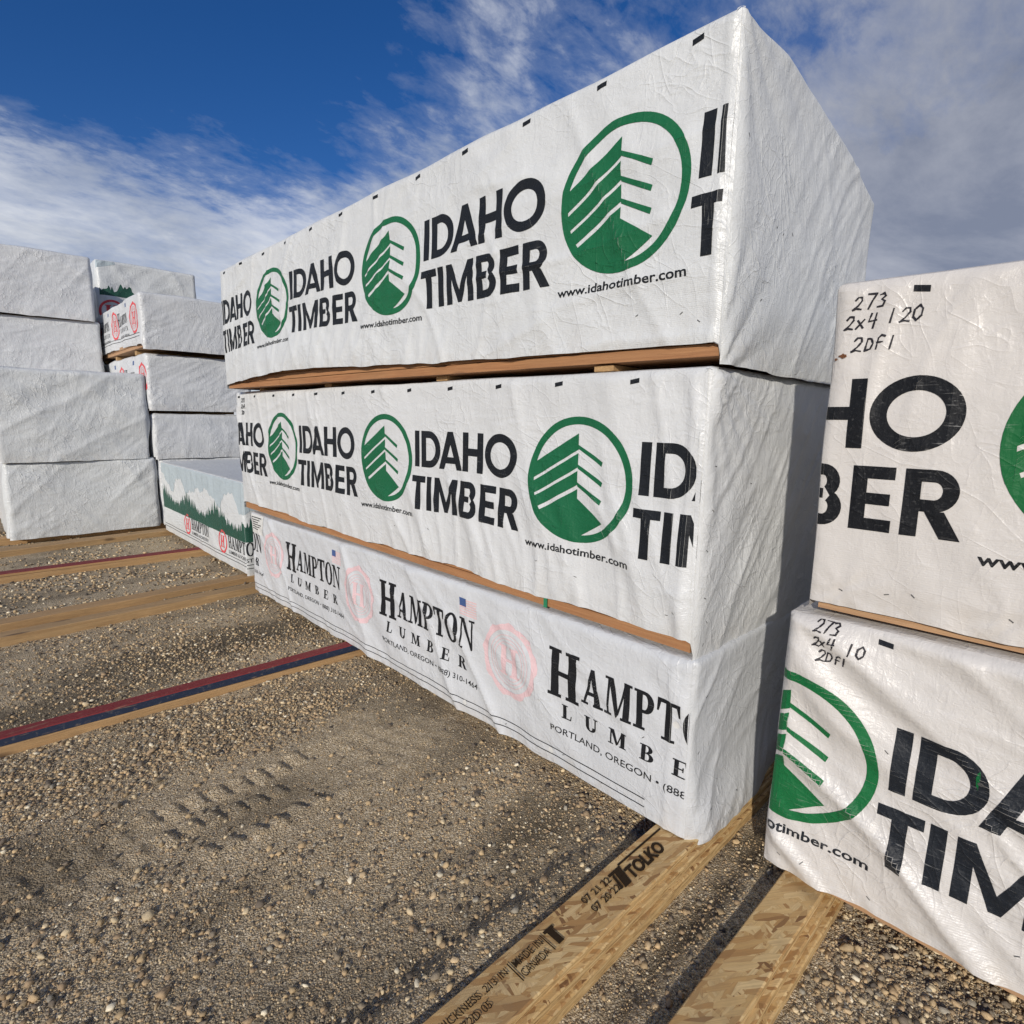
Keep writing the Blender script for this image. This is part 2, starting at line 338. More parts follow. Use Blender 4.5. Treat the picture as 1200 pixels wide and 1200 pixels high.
SERIF = {
 'H': (.98, R(.09, 0, .09+b_, 1)+R(.89-b_, 0, .89, 1)+R(.34, .46, .64, .56)+sf(0, .42, 0)+sf(.56, .98, 0)+sf(0, .42, .93)+sf(.56, .98, .93)),
 'A': (1.0, Q((.10, 0), (.20, 0), (.50, .80), (.42, 1))+Q((.62, 0), (.90, 0), (.58, 1), (.42, 1))+R(.26, .26, .68, .36)+sf(0, .34, 0)+sf(.56, 1.0, 0)),
 'M': (1.2, R(.12, 0, .22, 1)+R(.82, 0, 1.08, 1)+Q((.12, 1), (.36, 1), (.66, .12), (.54, .0))+Q((.54, 0), (.66, .12), (.96, 1), (.86, 1))+sf(0, .34, 0)+sf(.74, 1.18, 0)+sf(0, .34, .93)+sf(.88, 1.18, .93)),
 'P': (.82, R(.10, 0, .10+b_, 1)+arce(.42, .72, .38, .28, .14, .19, -pi/2, pi/2, 12)+R(.3, .91, .43, 1)+R(.3, .44, .43, .53)+sf(0, .46, 0)+sf(0, .3, .93)),
 'T': (.92, R(.34, 0, .34+b_, 1)+R(.02, .90, .90, 1)+Q((.02, .68), (.09, .68), (.16, .92), (.02, .92))+Q((.83, .68), (.90, .68), (.90, .92), (.76, .92))+sf(.22, .71, 0)),
 'O': (.98, arce(.49, .5, .49, .52, .23, .44, 0, 2*pi, 32)),
 'N': (1.08, R(.12, 0, .22, 1)+R(.84, 0, .94, 1)+Q((.12, 1), (.36, 1), (.94, .06), (.84, 0))+sf(0, .36, 0)+sf(0, .3, .93)+sf(.70, 1.08, .93)),
 'L': (.74, R(.10, 0, .10+b_, 1)+sf(0, .46, .93)+R(0, 0, .70, .08)+Q((.62, .06), (.70, .06), (.74, .34), (.68, .34))),
 'U': (.98, R(.10, .34, .10+b_, 1)+R(.76, .34, .86, 1)+arce(.48, .34, .38, .36, .13, .26, pi, 2*pi, 12)+sf(0, .46, .93)+sf(.66, .98, .93)),
 'B': (.84, R(.10, 0, .10+b_, 1)+arce(.42, .75, .34, .25, .10, .17, -pi/2, pi/2, 10)+arce(.44, .27, .40, .27, .14, .19, -pi/2, pi/2, 10)+sf(0, .44, 0)+sf(0, .44, .93)+R(.3, .47, .45, .54)),
 'E': (.84, R(.10, 0, .10+b_, 1)+sf(0, .78, .92, .08)+sf(0, .80, 0, .08)+R(.3, .46, .60, .54)+R(.55, .36, .62, .64)+Q((.70, .70), (.78, .70), (.78, .94), (.66, .94))+Q((.72, .06), (.80, .06), (.82, .34), (.76, .34))),
 'R': (.98, R(.10, 0, .10+b_, 1)+arce(.42, .74, .36, .26, .12, .18, -pi/2, pi/2, 10)+Q((.40, .50), (.66, .50), (.94, 0), (.66, 0))+sf(0, .44, 0)+sf(.66, 1.0, 0)+sf(0, .44, .93)+R(.3, .48, .45, .55)),
}
def tr(pieces, dx, dy, sx, sy, sh=0.):
    return [[(dx+x*sx+y*sh, dy+y*sy) for x, y in p] for p in pieces]
KERN = {'DA': -.06, 'AH': .02, 'TI': .07, 'HO': .06, 'ID': .09, 'PT': -.02, 'HA': .0}
def word(font, txt, x, y, width, h, sp=0.1):
    ws = [font[c][0] for c in txt]; gp = [KERN.get(txt[i:i+2], sp) if font is SANS else sp for i in range(len(txt)-1)]+[0]
    tot = sum(ws)+sum(gp); k = width/tot; out = []; cx = 0
    for i, c in enumerate(txt):
        out += tr(font[c][1], x+cx*k, y, k, h); cx += ws[i]+gp[i]
    return out
_tc = {}
def font_text(txt, x, y, width, h, bold=0.0, shear=0.0, align_w=True):
    """small lettering from Blender's own font, as triangles"""
    key = (txt, bold, shear)
    if key not in _tc:
        cu = bpy.data.curves.new('t', 'FONT'); cu.body = txt; cu.size = 1.0; cu.offset = bold; cu.shear = shear; cu.resolution_u = 3
        ob = bpy.data.objects.new('t', cu); COL.objects.link(ob); bpy.context.view_layer.update()
        me = ob.evaluated_get(bpy.context.evaluated_depsgraph_get()).to_mesh()
        me.calc_loop_triangles()
        vs = [(v.co.x, v.co.y) for v in me.vertices]; tris = [[vs[i] for i in lt.vertices] for lt in me.loop_triangles]
        ob.to_mesh_clear(); bpy.data.objects.remove(ob); bpy.data.curves.remove(cu)
        x0 = min(v[0] for v in vs); x1 = max(v[0] for v in vs)
        _tc[key] = (tris, x0, x1)
    tris, x0, x1 = _tc[key]; k = width/(x1-x0); ky = h/.73
    out = []
    for t in tris:
        a = (t[1][0]-t[0][0])*(t[2][1]-t[0][1])-(t[2][0]-t[0][0])*(t[1][1]-t[0][1])
        if abs(a) < 1e-9: continue
        out.append([(x+(p[0]-x0)*k, y+p[1]*ky) for p in t])
    return out
def stroke(pts, wd):
    out = []
    for (x0, y0), (x1, y1) in zip(pts, pts[1:]):
        dx, dy = x1-x0, y1-y0; l = math.hypot(dx, dy) or 1; nx, ny = -dy/l*wd/2, dx/l*wd/2; ex, ey = dx/l*wd*.35, dy/l*wd*.35
        out.append([(x0-ex-nx, y0-ey-ny), (x1+ex-nx, y1+ey-ny), (x1+ex+nx, y1+ey+ny), (x0-ex+nx, y0-ey+ny)])
    return out
HAND = {  # marker-pen strokes in a unit box
 '2': [[(.05, .75), (.2, .97), (.45, .95), (.5, .7), (.3, .35), (.0, .04), (.25, .12), (.55, .05)]],
 '7': [[(.05, .95), (.55, .93), (.35, .5), (.2, .0)]],
 '3': [[(.08, .92), (.35, 1.0), (.48, .8), (.25, .58), (.5, .42), (.42, .08), (.05, .05)]],
 'x': [[(.05, .65), (.45, .12)], [(.45, .7), (.02, .08)]],
 '4': [[(.12, .95), (.02, .45), (.5, .5)], [(.42, .95), (.36, .0)]],
 '1': [[(.22, .95), (.18, .02)]],
 '0': [[(.3, .95), (.06, .7), (.06, .25), (.28, .02), (.5, .3), (.5, .72), (.3, .97)]],
 'D': [[(.1, .92), (.06, .05), (.4, .15), (.52, .55), (.35, .88), (.08, .92)]],
 'F': [[(.12, .05), (.14, .8), (.3, .98), (.5, .9)], [(.08, .5), (.42, .52)]],
 '-': [[(.0, .5), (.5, .55)]],
}
def hand(txt, x, y, h, wd, step=.62, slant=.12):
    out = []
    for i, c in enumerate(txt):
        if c == ' ': continue
        rh = random.Random(int(x*9999)+i*7); o1, o2, k1 = rh.uniform(-.05, .05), rh.uniform(-.06, .06), rh.uniform(.9, 1.12)
        for st in HAND[c]:
            P_ = [(x+(i*step+px_*k1+py_*slant+o1)*h, y+(py_*k1+o2)*h) for px_, py_ in st]
            Q_ = []
            for (a_, b_2), (c_, d_) in zip(P_, P_[1:]):
                for q in range(3): Q_.append((a_+(c_-a_)*q/3, b_2+(d_-b_2)*q/3))
            Q_.append(P_[-1])
            for (e_, f_) in zip(Q_, Q_[1:]): out += stroke([e_, f_], wd*rh.uniform(.7, 1.35))
    return out
def emblem(cx, cy, r):
    g = arc(0, 0, 1, .88, 0, 2*pi, 64)
    def onring(y0, slope):       # where the line v = y0 + slope*u meets radius .9 on the left
        a = 1+slope*slope; b = 2*slope*y0; c = y0*y0-.81
        u = (-b-math.sqrt(b*b-4*a*c))/(2*a); return (u, y0+slope*u)
    sl = .57
    for ap, bo in ((.74, .485), (.43, .205), (.15, -.07)):
        p = onring(ap, sl); q = onring(bo, sl); mid = (p[0]*.5+q[0]*.5, p[1]*.5+q[1]*.5); l = math.hypot(*mid); mid = (mid[0]*.9/l, mid[1]*.9/l)
        g.append([(0, ap), p, mid, q, (0, bo)][::-1] and [(0, ap), p, mid, q, (0, bo)])
        g.append([(0, ap-.18), (0, ap-.245), (.45, ap-.245-.245), (.475, ap-.18-.275+.035)])
    p = onring(-.14, .58); a0 = math.atan2(p[1], p[0])
    if a0 > 0: a0 -= 2*pi
    a0 = a0 if a0 < 0 else a0; a1 = -pi/2; pts = [(0, -.14)]
    for k in range(11):
        t = a0+(a1-a0)*k/10; pts.append((.9*cos(t), .9*sin(t)))
    g.append(pts); g.append([(0, -.29), (0, -.9), (.06, -.9), (.5, -.62)])
    return tr(g, cx, cy, r, r)
def hlogo(cx, cy, r, faint=False):
    g = []
    n = 48
    for k in range(n):       # scalloped outer ring, like the edge of a sawn log
        t0 = 2*pi*k/n; t1 = 2*pi*(k+1)/n
        f = lambda t: 1+.035*sin(t*9)+.02*sin(t*17+1)
        g.append([(cos(t0)*.84, sin(t0)*.84), (cos(t0)*f(t0), sin(t0)*f(t0)), (cos(t1)*f(t1), sin(t1)*f(t1)), (cos(t1)*.84, sin(t1)*.84)])
    for rr in (.72, .62, .53): g += arc(0, 0, rr, rr-.02, 0, 2*pi, 36)
    g += tr(SERIF['H'][1], -.36, -.40, .74, .80)
    return tr(g, cx, cy, r, r)

# ------------------------------------------------------------------ a wrapped bundle
def clip(poly, a, b, c):          # keep a*x+b*y+c >= 0
    out = []; n = len(poly)
    for i in range(n):
        p = poly[i]; q = poly[(i+1) % n]; dp = a*p[0]+b*p[1]+c; dq = a*q[0]+b*q[1]+c
        if dp >= -1e-9: out.append(p)
        if (dp > 1e-9 and dq < -1e-9) or (dp < -1e-9 and dq > 1e-9):
            t = dp/(dp-dq); out.append((p[0]+(q[0]-p[0])*t, p[1]+(q[1]-p[1])*t))
    return out

class Bundle:
    """foot = (front-near, front-far, back-near, back-far) xy corners; zb/zt: heights at the same corners."""
    def __init__(s_, label, foot, zb, zt, fmat, seed, d=.0125, folds=None, lift=None, group=None, bulge=.012, r=.014, endfolds=None, sag=None, endflare=0., lumber=W_FIR, core=.016, fold_edge=True, extra=None):
        s_.foot = [Vector(p) for p in foot]; s_.zb = zb; s_.zt = zt; s_.seed = seed; s_.r = r; s_.d = d
        s_.L = (s_.foot[0]-s_.foot[1]).length; s_.W = (s_.foot[2]-s_.foot[0]).length; s_.h = zt[0]-zb[0]
        s_.nu = max(6, round(s_.L/d)); s_.nw = max(6, round(s_.W/d)); s_.nv = max(6, round(s_.h/d))
        s_.folds = folds or []; s_.endfolds = endfolds or []; s_.lift = lift; s_.bulge = bulge; s_.endflare = endflare; s_.sag = sag; s_.fold_edge = fold_edge; s_.extra = extra
        c = (s_.foot[0]+s_.foot[3])/2
        s_.root = empty('lumber_bundle', (c.x, c.y, min(zb)))
        tag(s_.root, label, 'lumber bundle', group or 'stacked lumber bundles in white wrap')
        s_.build(fmat, lumber, core)
    def warp(s_, u, w, v):
        a = u/s_.L; b = w/s_.W; t = v/s_.h; f = s_.foot
        k = [(1-b)*a, (1-b)*(1-a), b*a, b*(1-a)]
        x = sum(k[i]*f[i].x for i in range(4)); y = sum(k[i]*f[i].y for i in range(4))
        z0 = sum(k[i]*s_.zb[i] for i in range(4)); z1 = sum(k[i]*s_.zt[i] for i in range(4))
        return np.stack([x, y, z0+(z1-z0)*t], -1)
    def point(s_, face, u, w, v):
        L_, W_, h, r = s_.L, s_.W, s_.h, s_.r; sd = s_.seed
        qu = np.clip(u, r, L_-r); qw = np.clip(w, r, W_-r); qv = np.clip(v, -9, h-r)
        du, dw, dv = u-qu, w-qw, v-qv; ln = np.sqrt(du*du+dw*dw+dv*dv)+1e-9
        nu_, nw_, nv_ = du/ln, dw/ln, dv/ln
        bu = fbm(u*1.6+w*1.1+sd, v*1.9+w*.7, sd, 3)*s_.bulge
        ed = {'f': np.minimum(np.minimum(u, L_-u), h-v), 'b': np.minimum(np.minimum(u, L_-u), h-v),
              'n': np.minimum(np.minimum(w, W_-w), h-v), 'e': np.minimum(np.minimum(w, W_-w), h-v),
              't': np.minimum(np.minimum(u, L_-u), np.minimum(w, W_-w))}[face]
        fade = sst(0, .035, ed)
        X, Y = {'f': (u, v), 'b': (-u, v), 'n': (w, v), 'e': (-w, v), 't': (u, w)}[face]
        H = 0*u
        fl = s_.folds if face in 'fb' else s_.endfolds
        if face == 't': fl = [(20, 3, 5, .003, .3)]
        for k, (ang, fr, st, amp, msk) in enumerate(fl):
            ca, sa = cos(radians(ang)), sin(radians(ang))
            xa = X*ca+Y*sa; ya = -X*sa+Y*ca            # folds run along xa
            wob = fbm(X*1.3, Y*1.3, sd+50+k, 2)*.25
            n = fbm(xa*fr/st+k*9, (ya+wob*.3)*fr, sd+10+k, 3, .45)
            rd = (1-np.abs(n)*1.6).clip(0, 1)**2.6
            m = sst(msk-.35, msk+.35, fbm(X*1.1+3*k, Y*1.4, sd+30+k, 2)+.15)
            H = H+amp*rd*m
        if s_.extra: H = H+s_.extra(face, X, Y, s_)
        nn = bu+H*fade
        P = np.stack([qu+nu_*(r+nn), qw+nw_*(r+nn), qv+nv_*(r+nn)], -1)
        pu, pw, pv = P[..., 0], P[..., 1], P[..., 2]
        # hems: front hem lifted, end hem flared
        if face == 'f' and s_.lift is not None:
            lf = s_.lift(u)*sst(-.001, .018, L_-u); pv = lf+(pv)*(h-lf)/h
        if s_.endflare and face == 'n':
            fl_ = s_.endflare*np.exp(-(v/.11)**2)*sst(.0, .10, w)*(1-.6*sst(.3, .7, w)); pu = pu+fl_
        if face == 'n': pv = pv-.024*(1-np.clip(v/.3, 0, 1))
        if face in 'nf':
            pv = pv-.012*np.maximum(0, fbm(X*5, 0*X, sd+77, 2))*np.exp(-(v/.05))
        out = s_.warp(pu, pw, pv)
        if s_.sag is not None: out[..., 2] += s_.sag(pu, pw, pv)
        return out
    def build(s_, fmat, lumber, core):
        L_, W_, h = s_.L, s_.W, s_.h; V = []; Fc = []; UV = []; s_.grid = {}
        base = 0; off = {'f': 0, 'n': 11.0, 't': 23.0, 'e': 37.0, 'b': 51.0}
        for face in 'fnteb':
            if face in 'fb': A = np.linspace(0, L_, s_.nu+1); B = np.linspace(0, h, s_.nv+1)
            elif face in 'ne': A = np.linspace(0, W_, s_.nw+1); B = np.linspace(0, h, s_.nv+1)
            else: A = np.linspace(0, L_, s_.nu+1); B = np.linspace(0, W_, s_.nw+1)
            a, b = np.meshgrid(A, B, indexing='ij')
            u, w_, v = {'f': (a, 0*a, b), 'b': (a, 0*a+W_, b), 'n': (0*a+L_, a, b), 'e': (0*a, a, b), 't': (a, b, 0*a+h)}[face]
            P = s_.point(face, u, w_, v); s_.grid[face] = P
            na, nb = P.shape[:2]
            V.append(P.reshape(-1, 3)); UV.append(np.stack([a.ravel()+off[face], b.ravel()], -1))
            idx = base+np.arange(na*nb).reshape(na, nb)
            i00, i10, i11, i01 = idx[:-1, :-1].ravel(), idx[1:, :-1].ravel(), idx[1:, 1:].ravel(), idx[:-1, 1:].ravel()
            if face in 'fnt': t1 = np.stack([i00, i10, i11], -1); t2 = np.stack([i00, i11, i01], -1)
            else: t1 = np.stack([i00, i11, i10], -1); t2 = np.stack([i00, i01, i11], -1)
            Fc.append(t1); Fc.append(t2); base += na*nb
        V = np.concatenate(V); UV = np.concatenate(UV); Fc = np.concatenate(Fc)
        # weld shared edges so that shading is smooth round the corners
        key = np.round(V*20000).astype(np.int64); _, inv0, inv = np.unique(key, axis=0, return_index=True, return_inverse=True)
        inv = inv.ravel()
        loops_uv = UV[Fc.ravel()]
        Fw = inv[Fc]; Vw = V[inv0]
        ok = (Fw[:, 0] != Fw[:, 1]) & (Fw[:, 1] != Fw[:, 2]) & (Fw[:, 0] != Fw[:, 2])
        loops_uv = loops_uv.reshape(-1, 3, 2)[ok].reshape(-1, 2); Fw = Fw[ok]
        me = bpy.data.meshes.new('wrap'); me.vertices.add(len(Vw)); me.vertices.foreach_set('co', Vw.astype(np.float32).ravel())
        me.loops.add(Fw.size); me.loops.foreach_set('vertex_index', Fw.astype(np.int32).ravel())
        me.polygons.add(len(Fw)); me.polygons.foreach_set('loop_start', np.arange(0, Fw.size, 3, dtype=np.int32))
        me.polygons.foreach_set('loop_total', np.full(len(Fw), 3, dtype=np.int32)) if False else None
        me.update(calc_edges=True)
        me.polygons.foreach_set('use_smooth', np.ones(len(Fw), dtype=bool))
        ul = me.uv_layers.new(name='UVMap'); ul.data.foreach_set('uv', loops_uv.astype(np.float32).ravel())
        me.materials.append(fmat); me.update()
        s_.wrap = bpy.data.objects.new('wrap', me); COL.objects.link(s_.wrap); s_.wrap.parent = s_.root; s_.wrap.location = -s_.root.location
        # the timber inside: two visible bottom courses of boards and the body
        vs = []; fs = []
        def box(u0, u1, w0, w1, v0, v1):
            k = len(vs)
            for (uu, ww, vv) in [(u0, w0, v0), (u1, w0, v0), (u1, w1, v0), (u0, w1, v0), (u0, w0, v1), (u1, w0, v1), (u1, w1, v1), (u0, w1, v1)]:
                p = s_.warp(np.array(uu), np.array(ww), np.array(vv)); z = float(p[2])
                if s_.sag is not None: z += float(s_.sag(np.array(uu), np.array(ww), np.array(vv)))
                vs.append((float(p[0]), float(p[1]), z))
            fs.extend([(k, k+1, k+2, k+3), (k+4, k+7, k+6, k+5), (k, k+4, k+5, k+1), (k+1, k+5, k+6, k+2), (k+2, k+6, k+7, k+3), (k+3, k+7, k+4, k)])
        rnd = random.Random(s_.seed); nseg = 6 if s_.sag is not None else 1
        for c in range(3):
            y0 = .001+c*.041; nb = 7
            for k in range(nb):
                w0 = core+(W_-2*core)*k/nb; w1 = core+(W_-2*core)*(k+1)/nb-.003
                j = rnd.uniform(-.003, .004) if k == 0 else 0
                e = rnd.uniform(0, .012)
                cuts = [core+e]+([core+(L_-2*core)*x_ for x_ in sorted(rnd.uniform(.12, .9) for _ in range(2))] if k == 0 else [])+[L_-core-rnd.uniform(0, .008)]
                for c0, c1 in zip(cuts, cuts[1:]):
                    jj = j+rnd.uniform(-.002, .003); ns = max(1, int((c1-c0)/.6)) if s_.sag is not None or k == 0 else 1
                    for q in range(ns): box(c0+(c1-c0)*q/ns+(.0015 if q == 0 else 0), c0+(c1-c0)*(q+1)/ns, w0-jj, w1, y0+rnd.uniform(0, .001), y0+.038)
        for q in range(nseg):
            box(core+.02+(L_-2*core-.04)*q/nseg, core+.02+(L_-2*core-.04)*(q+1)/nseg, core+.012, W_-core-.012, .124, h-.05)
        o = meshobj('lumber', vs, fs, lumber, s_.root, smooth=False)
        s_.lum = o
    # place convex pieces onto a face so that they follow its folds exactly
    def put(s_, name, face, pieces, mat, u_off=0, off=.0012, label=None, jit=.00009, u_lim=None, parent=None):
        G = s_.grid[face]; na, nb = G.shape[0]-1, G.shape[1]-1
        A = {'f': s_.L, 'b': s_.L, 'n': s_.W, 'e': s_.W, 't': s_.L}[face]; B = s_.W if face == 't' else s_.h
        uo = {'f': 0, 'n': 11.0, 't': 23.0, 'e': 37.0, 'b': 51.0}[face]
        da, db = A/na, B/nb
        lo, hi = (u_lim or (0.001, A-.001))
        VV = []; FF = []; UU = []; NN = []
        flip = -1 if face in 'eb' else 1
        for kp, pc in enumerate(pieces):
            ar = sum(pc[i][0]*pc[(i+1) % len(pc)][1]-pc[(i+1) % len(pc)][0]*pc[i][1] for i in range(len(pc)))
            if ar < 0: pc = pc[::-1]
            if flip < 0: pc = [(A-x, y) for x, y in pc][::-1]
            p = [(x, y) for x, y in pc]
            p = clip(p, 1, 0, -lo)
            if len(p) > 2: p = clip(p, -1, 0, hi)
            if len(p) > 2: p = clip(p, 0, 1, -.002)
            if len(p) > 2: p = clip(p, 0, -1, B-.002)
            if len(p) < 3: continue
            p = [(x/da, y/db) for x, y in p]
            i0 = int(math.floor(min(q[0] for q in p))); i1 = int(math.ceil(max(q[0] for q in p)))
            for i in range(i0, i1):
                c = clip(clip(p, 1, 0, -i), -1, 0, i+1)
                if len(c) < 3: continue
                j0 = int(math.floor(min(q[1] for q in c))); j1 = int(math.ceil(max(q[1] for q in c)))
                for j in range(j0, j1):
                    e = clip(clip(c, 0, 1, -j), 0, -1, j+1)
                    if len(e) < 3: continue
                    ii = min(max(i, 0), na-1); jj = min(max(j, 0), nb-1)
                    p00, p10, p11, p01 = G[ii, jj], G[ii+1, jj], G[ii+1, jj+1], G[ii, jj+1]
                    for half in (0, 1):
                        t = clip(e, 1, -1, -(i-j)) if half == 0 else clip(e, -1, 1, (i-j))
                        if len(t) < 3: continue
                        a2 = sum(t[q][0]*t[(q+1) % len(t)][1]-t[(q+1) % len(t)][0]*t[q][1] for q in range(len(t)))
                        if a2 < 1e-5: continue
                        nv = np.cross(p10-p00, p11-p00) if half == 0 else np.cross(p11-p00, p01-p00)
                        ln = np.linalg.norm(nv)
                        if ln < 1e-12: continue
                        nv = nv/ln*flip; b0 = len(VV)
                        for (x, y) in t:
                            fx, fy = x-ii, y-jj
                            P = p00+(p10-p00)*fx+(p11-p10)*fy if half == 0 else p00+(p11-p01)*fx+(p01-p00)*fy
                            VV.append(P+nv*(off+jit*(kp % 9))); UU.append((x*da+uo, y*db))
                        idx = list(range(b0, b0+len(t))); FF.append(idx if flip > 0 else idx[::-1])
        if not FF: return None
        V = np.array(VV); U = np.array(UU)
        me = bpy.data.meshes.new(name); me.from_pydata(V.tolist(), [], FF); me.materials.append(mat)
        ul = me.uv_layers.new(name='UVMap'); li = np.empty(len(me.loops), dtype=np.int32); me.loops.foreach_get('vertex_index', li)
        ul.data.foreach_set('uv', U[li].astype(np.float32).ravel())
        bm = bmesh.new(); bm.from_mesh(me); bmesh.ops.remove_doubles(bm, verts=bm.verts, dist=.00006); bm.to_mesh(me); bm.free()
        me.polygons.foreach_set('use_smooth', [True]*len(me.polygons)); me.update()
        # take the film's smooth normals so that print and film shade alike
        o = bpy.data.objects.new(name, me); COL.objects.link(o); o.parent = parent or s_.wrap
        if parent is s_.root: o.location = -s_.root.location
        if label: o['label'] = label
        return o

def idaho_print(B, y2u, zc, centres, K, G, words=None, urls=None, dashes=None, dz=None):
    """one repeat: emblem at y=c, the two words to its right starting .275 on, address under the emblem"""
    for c in centres:
        u = y2u(c)
        if -.3 < u < B.L+.3: B.put('printed_emblem', 'f', emblem(u, zc, .2505), G)
        if -.3 < u < B.L+.3:
            B.put('printed_address', 'f', font_text('www.idahotimber.com', u-.262, zc-.302, .515, .032, .020), K)
        if -1.1 < u < B.L:
            x = u+.276
            B.put('printed_lettering', 'f', word(SANS, 'IDAHO', x, zc-.024, .738, .190, .085)+word(SANS, 'TIMBER', x-.018, zc-.252, .775, .180, .12), K)
            if B.h > .7:
                pass
    for yd in (dashes or []):
        u = y2u(yd)
        if 0 < u < B.L: jt = .004*sin(yd*37); B.put('printed_registration_mark', 'f', Q((u-.018, B.h-.047+jt), (u+.018, B.h-.047-jt*.4), (u+.018, B.h-.031-jt*.4), (u-.018, B.h-.031+jt)), K)

# --- the middle and upper stack -------------------------------------------------
X0 = 1.676
# bundle M: far y 4.82 -> near .875
zM0, zM1 = .740, 1.667
def liftM(u): return .054+.006*np.sin(u*3)+.004*np.sin(u*9.3)
def extraM(face, X, Y, b):
    if face == 'f':
        hem = .006*np.exp(-((b.L-.055-X)/.011)**2)                       # doubled fold beside the near corner
        tp = np.exp(-((b.h-Y)/.25)**2)
        pl = .0045*tp*np.abs(fbm(X*9+Y*2.5, Y*.8, 404, 3))
        return hem+pl
    if face == 'n':
        # the gathered corner fold and the folds that run down from it
        a = np.arctan2(X+.02, (b.h-Y)+.03); rr = np.hypot(X, b.h-Y)
        return .016*np.exp(-(rr/.11)**2)*(np.abs(np.sin(a*9+2))) + .006*np.exp(-(rr/.5)**2)*np.abs(np.sin(a*13))**2
    return 0*X
BM = Bundle('white-wrapped middle bundle of the three-high centre stack, with green tree emblems',
            [(X0, .872), (X0, 4.93), (X0+1.24, .872), (X0+1.24, 4.93)], [zM0]*4, [zM1]*4, F_M, 3,
            folds=[(-62, 4, 9, .018, .0), (-78, 7, 9, .009, -.1), (12, 6, 5, .005, .1)], endfolds=[(62, 3.5, 9, .010, .1), (48, 8, 9, .006, .05), (-70, 4, 7, .006, .2), (55, 15, 9, .0035, -.1)],
            lift=liftM, bulge=.010, extra=extraM)
yM = lambda y: 4.93-y
idaho_print(BM, yM, 1.250-zM0, [1.386-1.337, 1.386, 1.386+1.337, 1.386+2*1.337, 1.386+3*1.337], K_M, G_M,
            dashes=[1.148+.337*k for k in range(12)])
BM.put('handwriting', 'f', hand('273', yM(4.80), BM.h-.085, .034, .006)+hand('2x4', yM(4.80), BM.h-.135, .034, .006)+hand('2D', yM(4.80), BM.h-.185, .034, .006), K_M)

# bundle H: bottom
zH0, zH1 = .085, .725
def extraH(face, X, Y, b):
    if face == 'f':
        return .005*np.exp(-((b.L-.075-X)/.011)**2)+.010*sst(.35, .0, Y)*(1-np.exp(-Y/.05))*np.abs(np.sin(X*5.1))*.6
    if face == 'n':
        a = np.arctan2(X+.02, Y+.03); rr = np.hypot(X, Y)
        return .009*np.exp(-(rr/.16)**2)*np.abs(np.sin(a*6+1))+.008*np.exp(-((Y-.1)/.1)**2)
    return 0*X
BH = Bundle('bottom bundle of the centre stack with serif lettering and faded pink log emblems',
            [(X0, .858), (X0, 4.76), (X0+1.24, .858), (X0+1.24, 4.76)], [zH0]*4, [zH1]*4, F_H, 5,
            folds=[(-52, 4.0, 9, .019, -.1), (-38, 7, 8, .009, .0), (-75, 7, 8, .004, .0)], endfolds=[(35, 3.2, 9, .013, .05), (58, 7, 8, .007, .1), (25, 13, 8, .004, -.1)],
            bulge=.014, extra=extraH, endflare=.040)
yH = lambda y: 4.76-y
def vz(z): return z-zH0
for k in range(-1, 4):
    y1 = 1.498+1.30*k; u = yH(y1)
    if u > BH.L: continue
    pcs = tr(SERIF['H'][1], u, vz(.385), .165, .205)
    pcs += word(SERIF, 'AMPTON', u+.175, vz(.412), .655, .148, .06)
    xs = [0.078, .195, .315, .455, .585, .712]
    for c, xx in zip('LUMBER', xs): pcs += tr(SERIF[c][1], u+xx-.005, vz(.302), .068, .060)
    BH.put('printed_lettering', 'f', pcs, K_H)
    BH.put('printed_address', 'f', font_text('PORTLAND, OREGON \u2022 (888) 310-1464', u+.02, vz(.232), .835, .028, .006), K_H)
    BH.put('printed_log_emblem', 'f', hlogo(yH(y1+.234), vz(.443), .172), P_H)
    fx = yH(y1-.72); fz = vz(.575)
    BH.put('printed_flag_canton', 'f', R(fx, fz+.035, fx+.05, fz+.082), BLUE)
    BH.put('printed_flag_stripes', 'f', sum([R(fx+(.052 if j > 3 else 0), fz+.012*j, fx+.125, fz+.012*j+.006) for j in range(7)], []), FLRED)
for z_ in (.150, .120): BH.put('printed_border_line', 'f', R(0.05, vz(z_), BH.L-.16, vz(z_)+.004), K_H)
# paper tag at the far end
BH.put('paper_tag', 'f', R(.03, BH.h-.16, .26, BH.h-.01), LABELP, off=.003)
BH.put('tag_print', 'f', sum([R(.05, BH.h-.035-.018*j, .23-.03*(j % 3), BH.h-.028-.018*j) for j in range(6)], []), K_H, off=.0042)

# bundle T: top, turned a little so that its far end comes forward, its far side lower
zT0 = 1.698
def liftT(u):
    y = 4.80-u
    return np.interp(y, [.85, 1.6, 2.2, 2.8, 3.3, 3.8, 4.3, 4.75], [.040, .046, .056, .070, .085, .088, .065, .03])
def extraT(face, X, Y, b):
    if face == 'f':
        hem = .005*np.exp(-((b.L-.035-X)/.012)**2)
        pouch = .028*np.exp(-((X-1.1)/.75)**2)*sst(.35, .02, Y)
        gath = .012*np.exp(-((X-.25)/.22)**2)*np.abs(fbm(X*14, Y*2, 91, 2))*sst(.02, .3, Y)
        return hem+pouch+gath
    if face == 'n':
        a = np.arctan2(X+.03, (b.h-Y)+.05); rr = np.hypot(X, b.h-Y)
        a2 = np.arctan2(X+.03, Y+.05); r2 = np.hypot(X, Y)
        bell = .018*np.exp(-((X-.55)/.40)**2)*np.sin(np.clip(Y/b.h, 0, 1)*pi)
        return bell+.007*np.exp(-(rr/.5)**2)*np.abs(np.sin(a*8))+.012*np.exp(-(r2/.35)**2)*np.abs(np.sin(a2*7+1))
    return 0*X
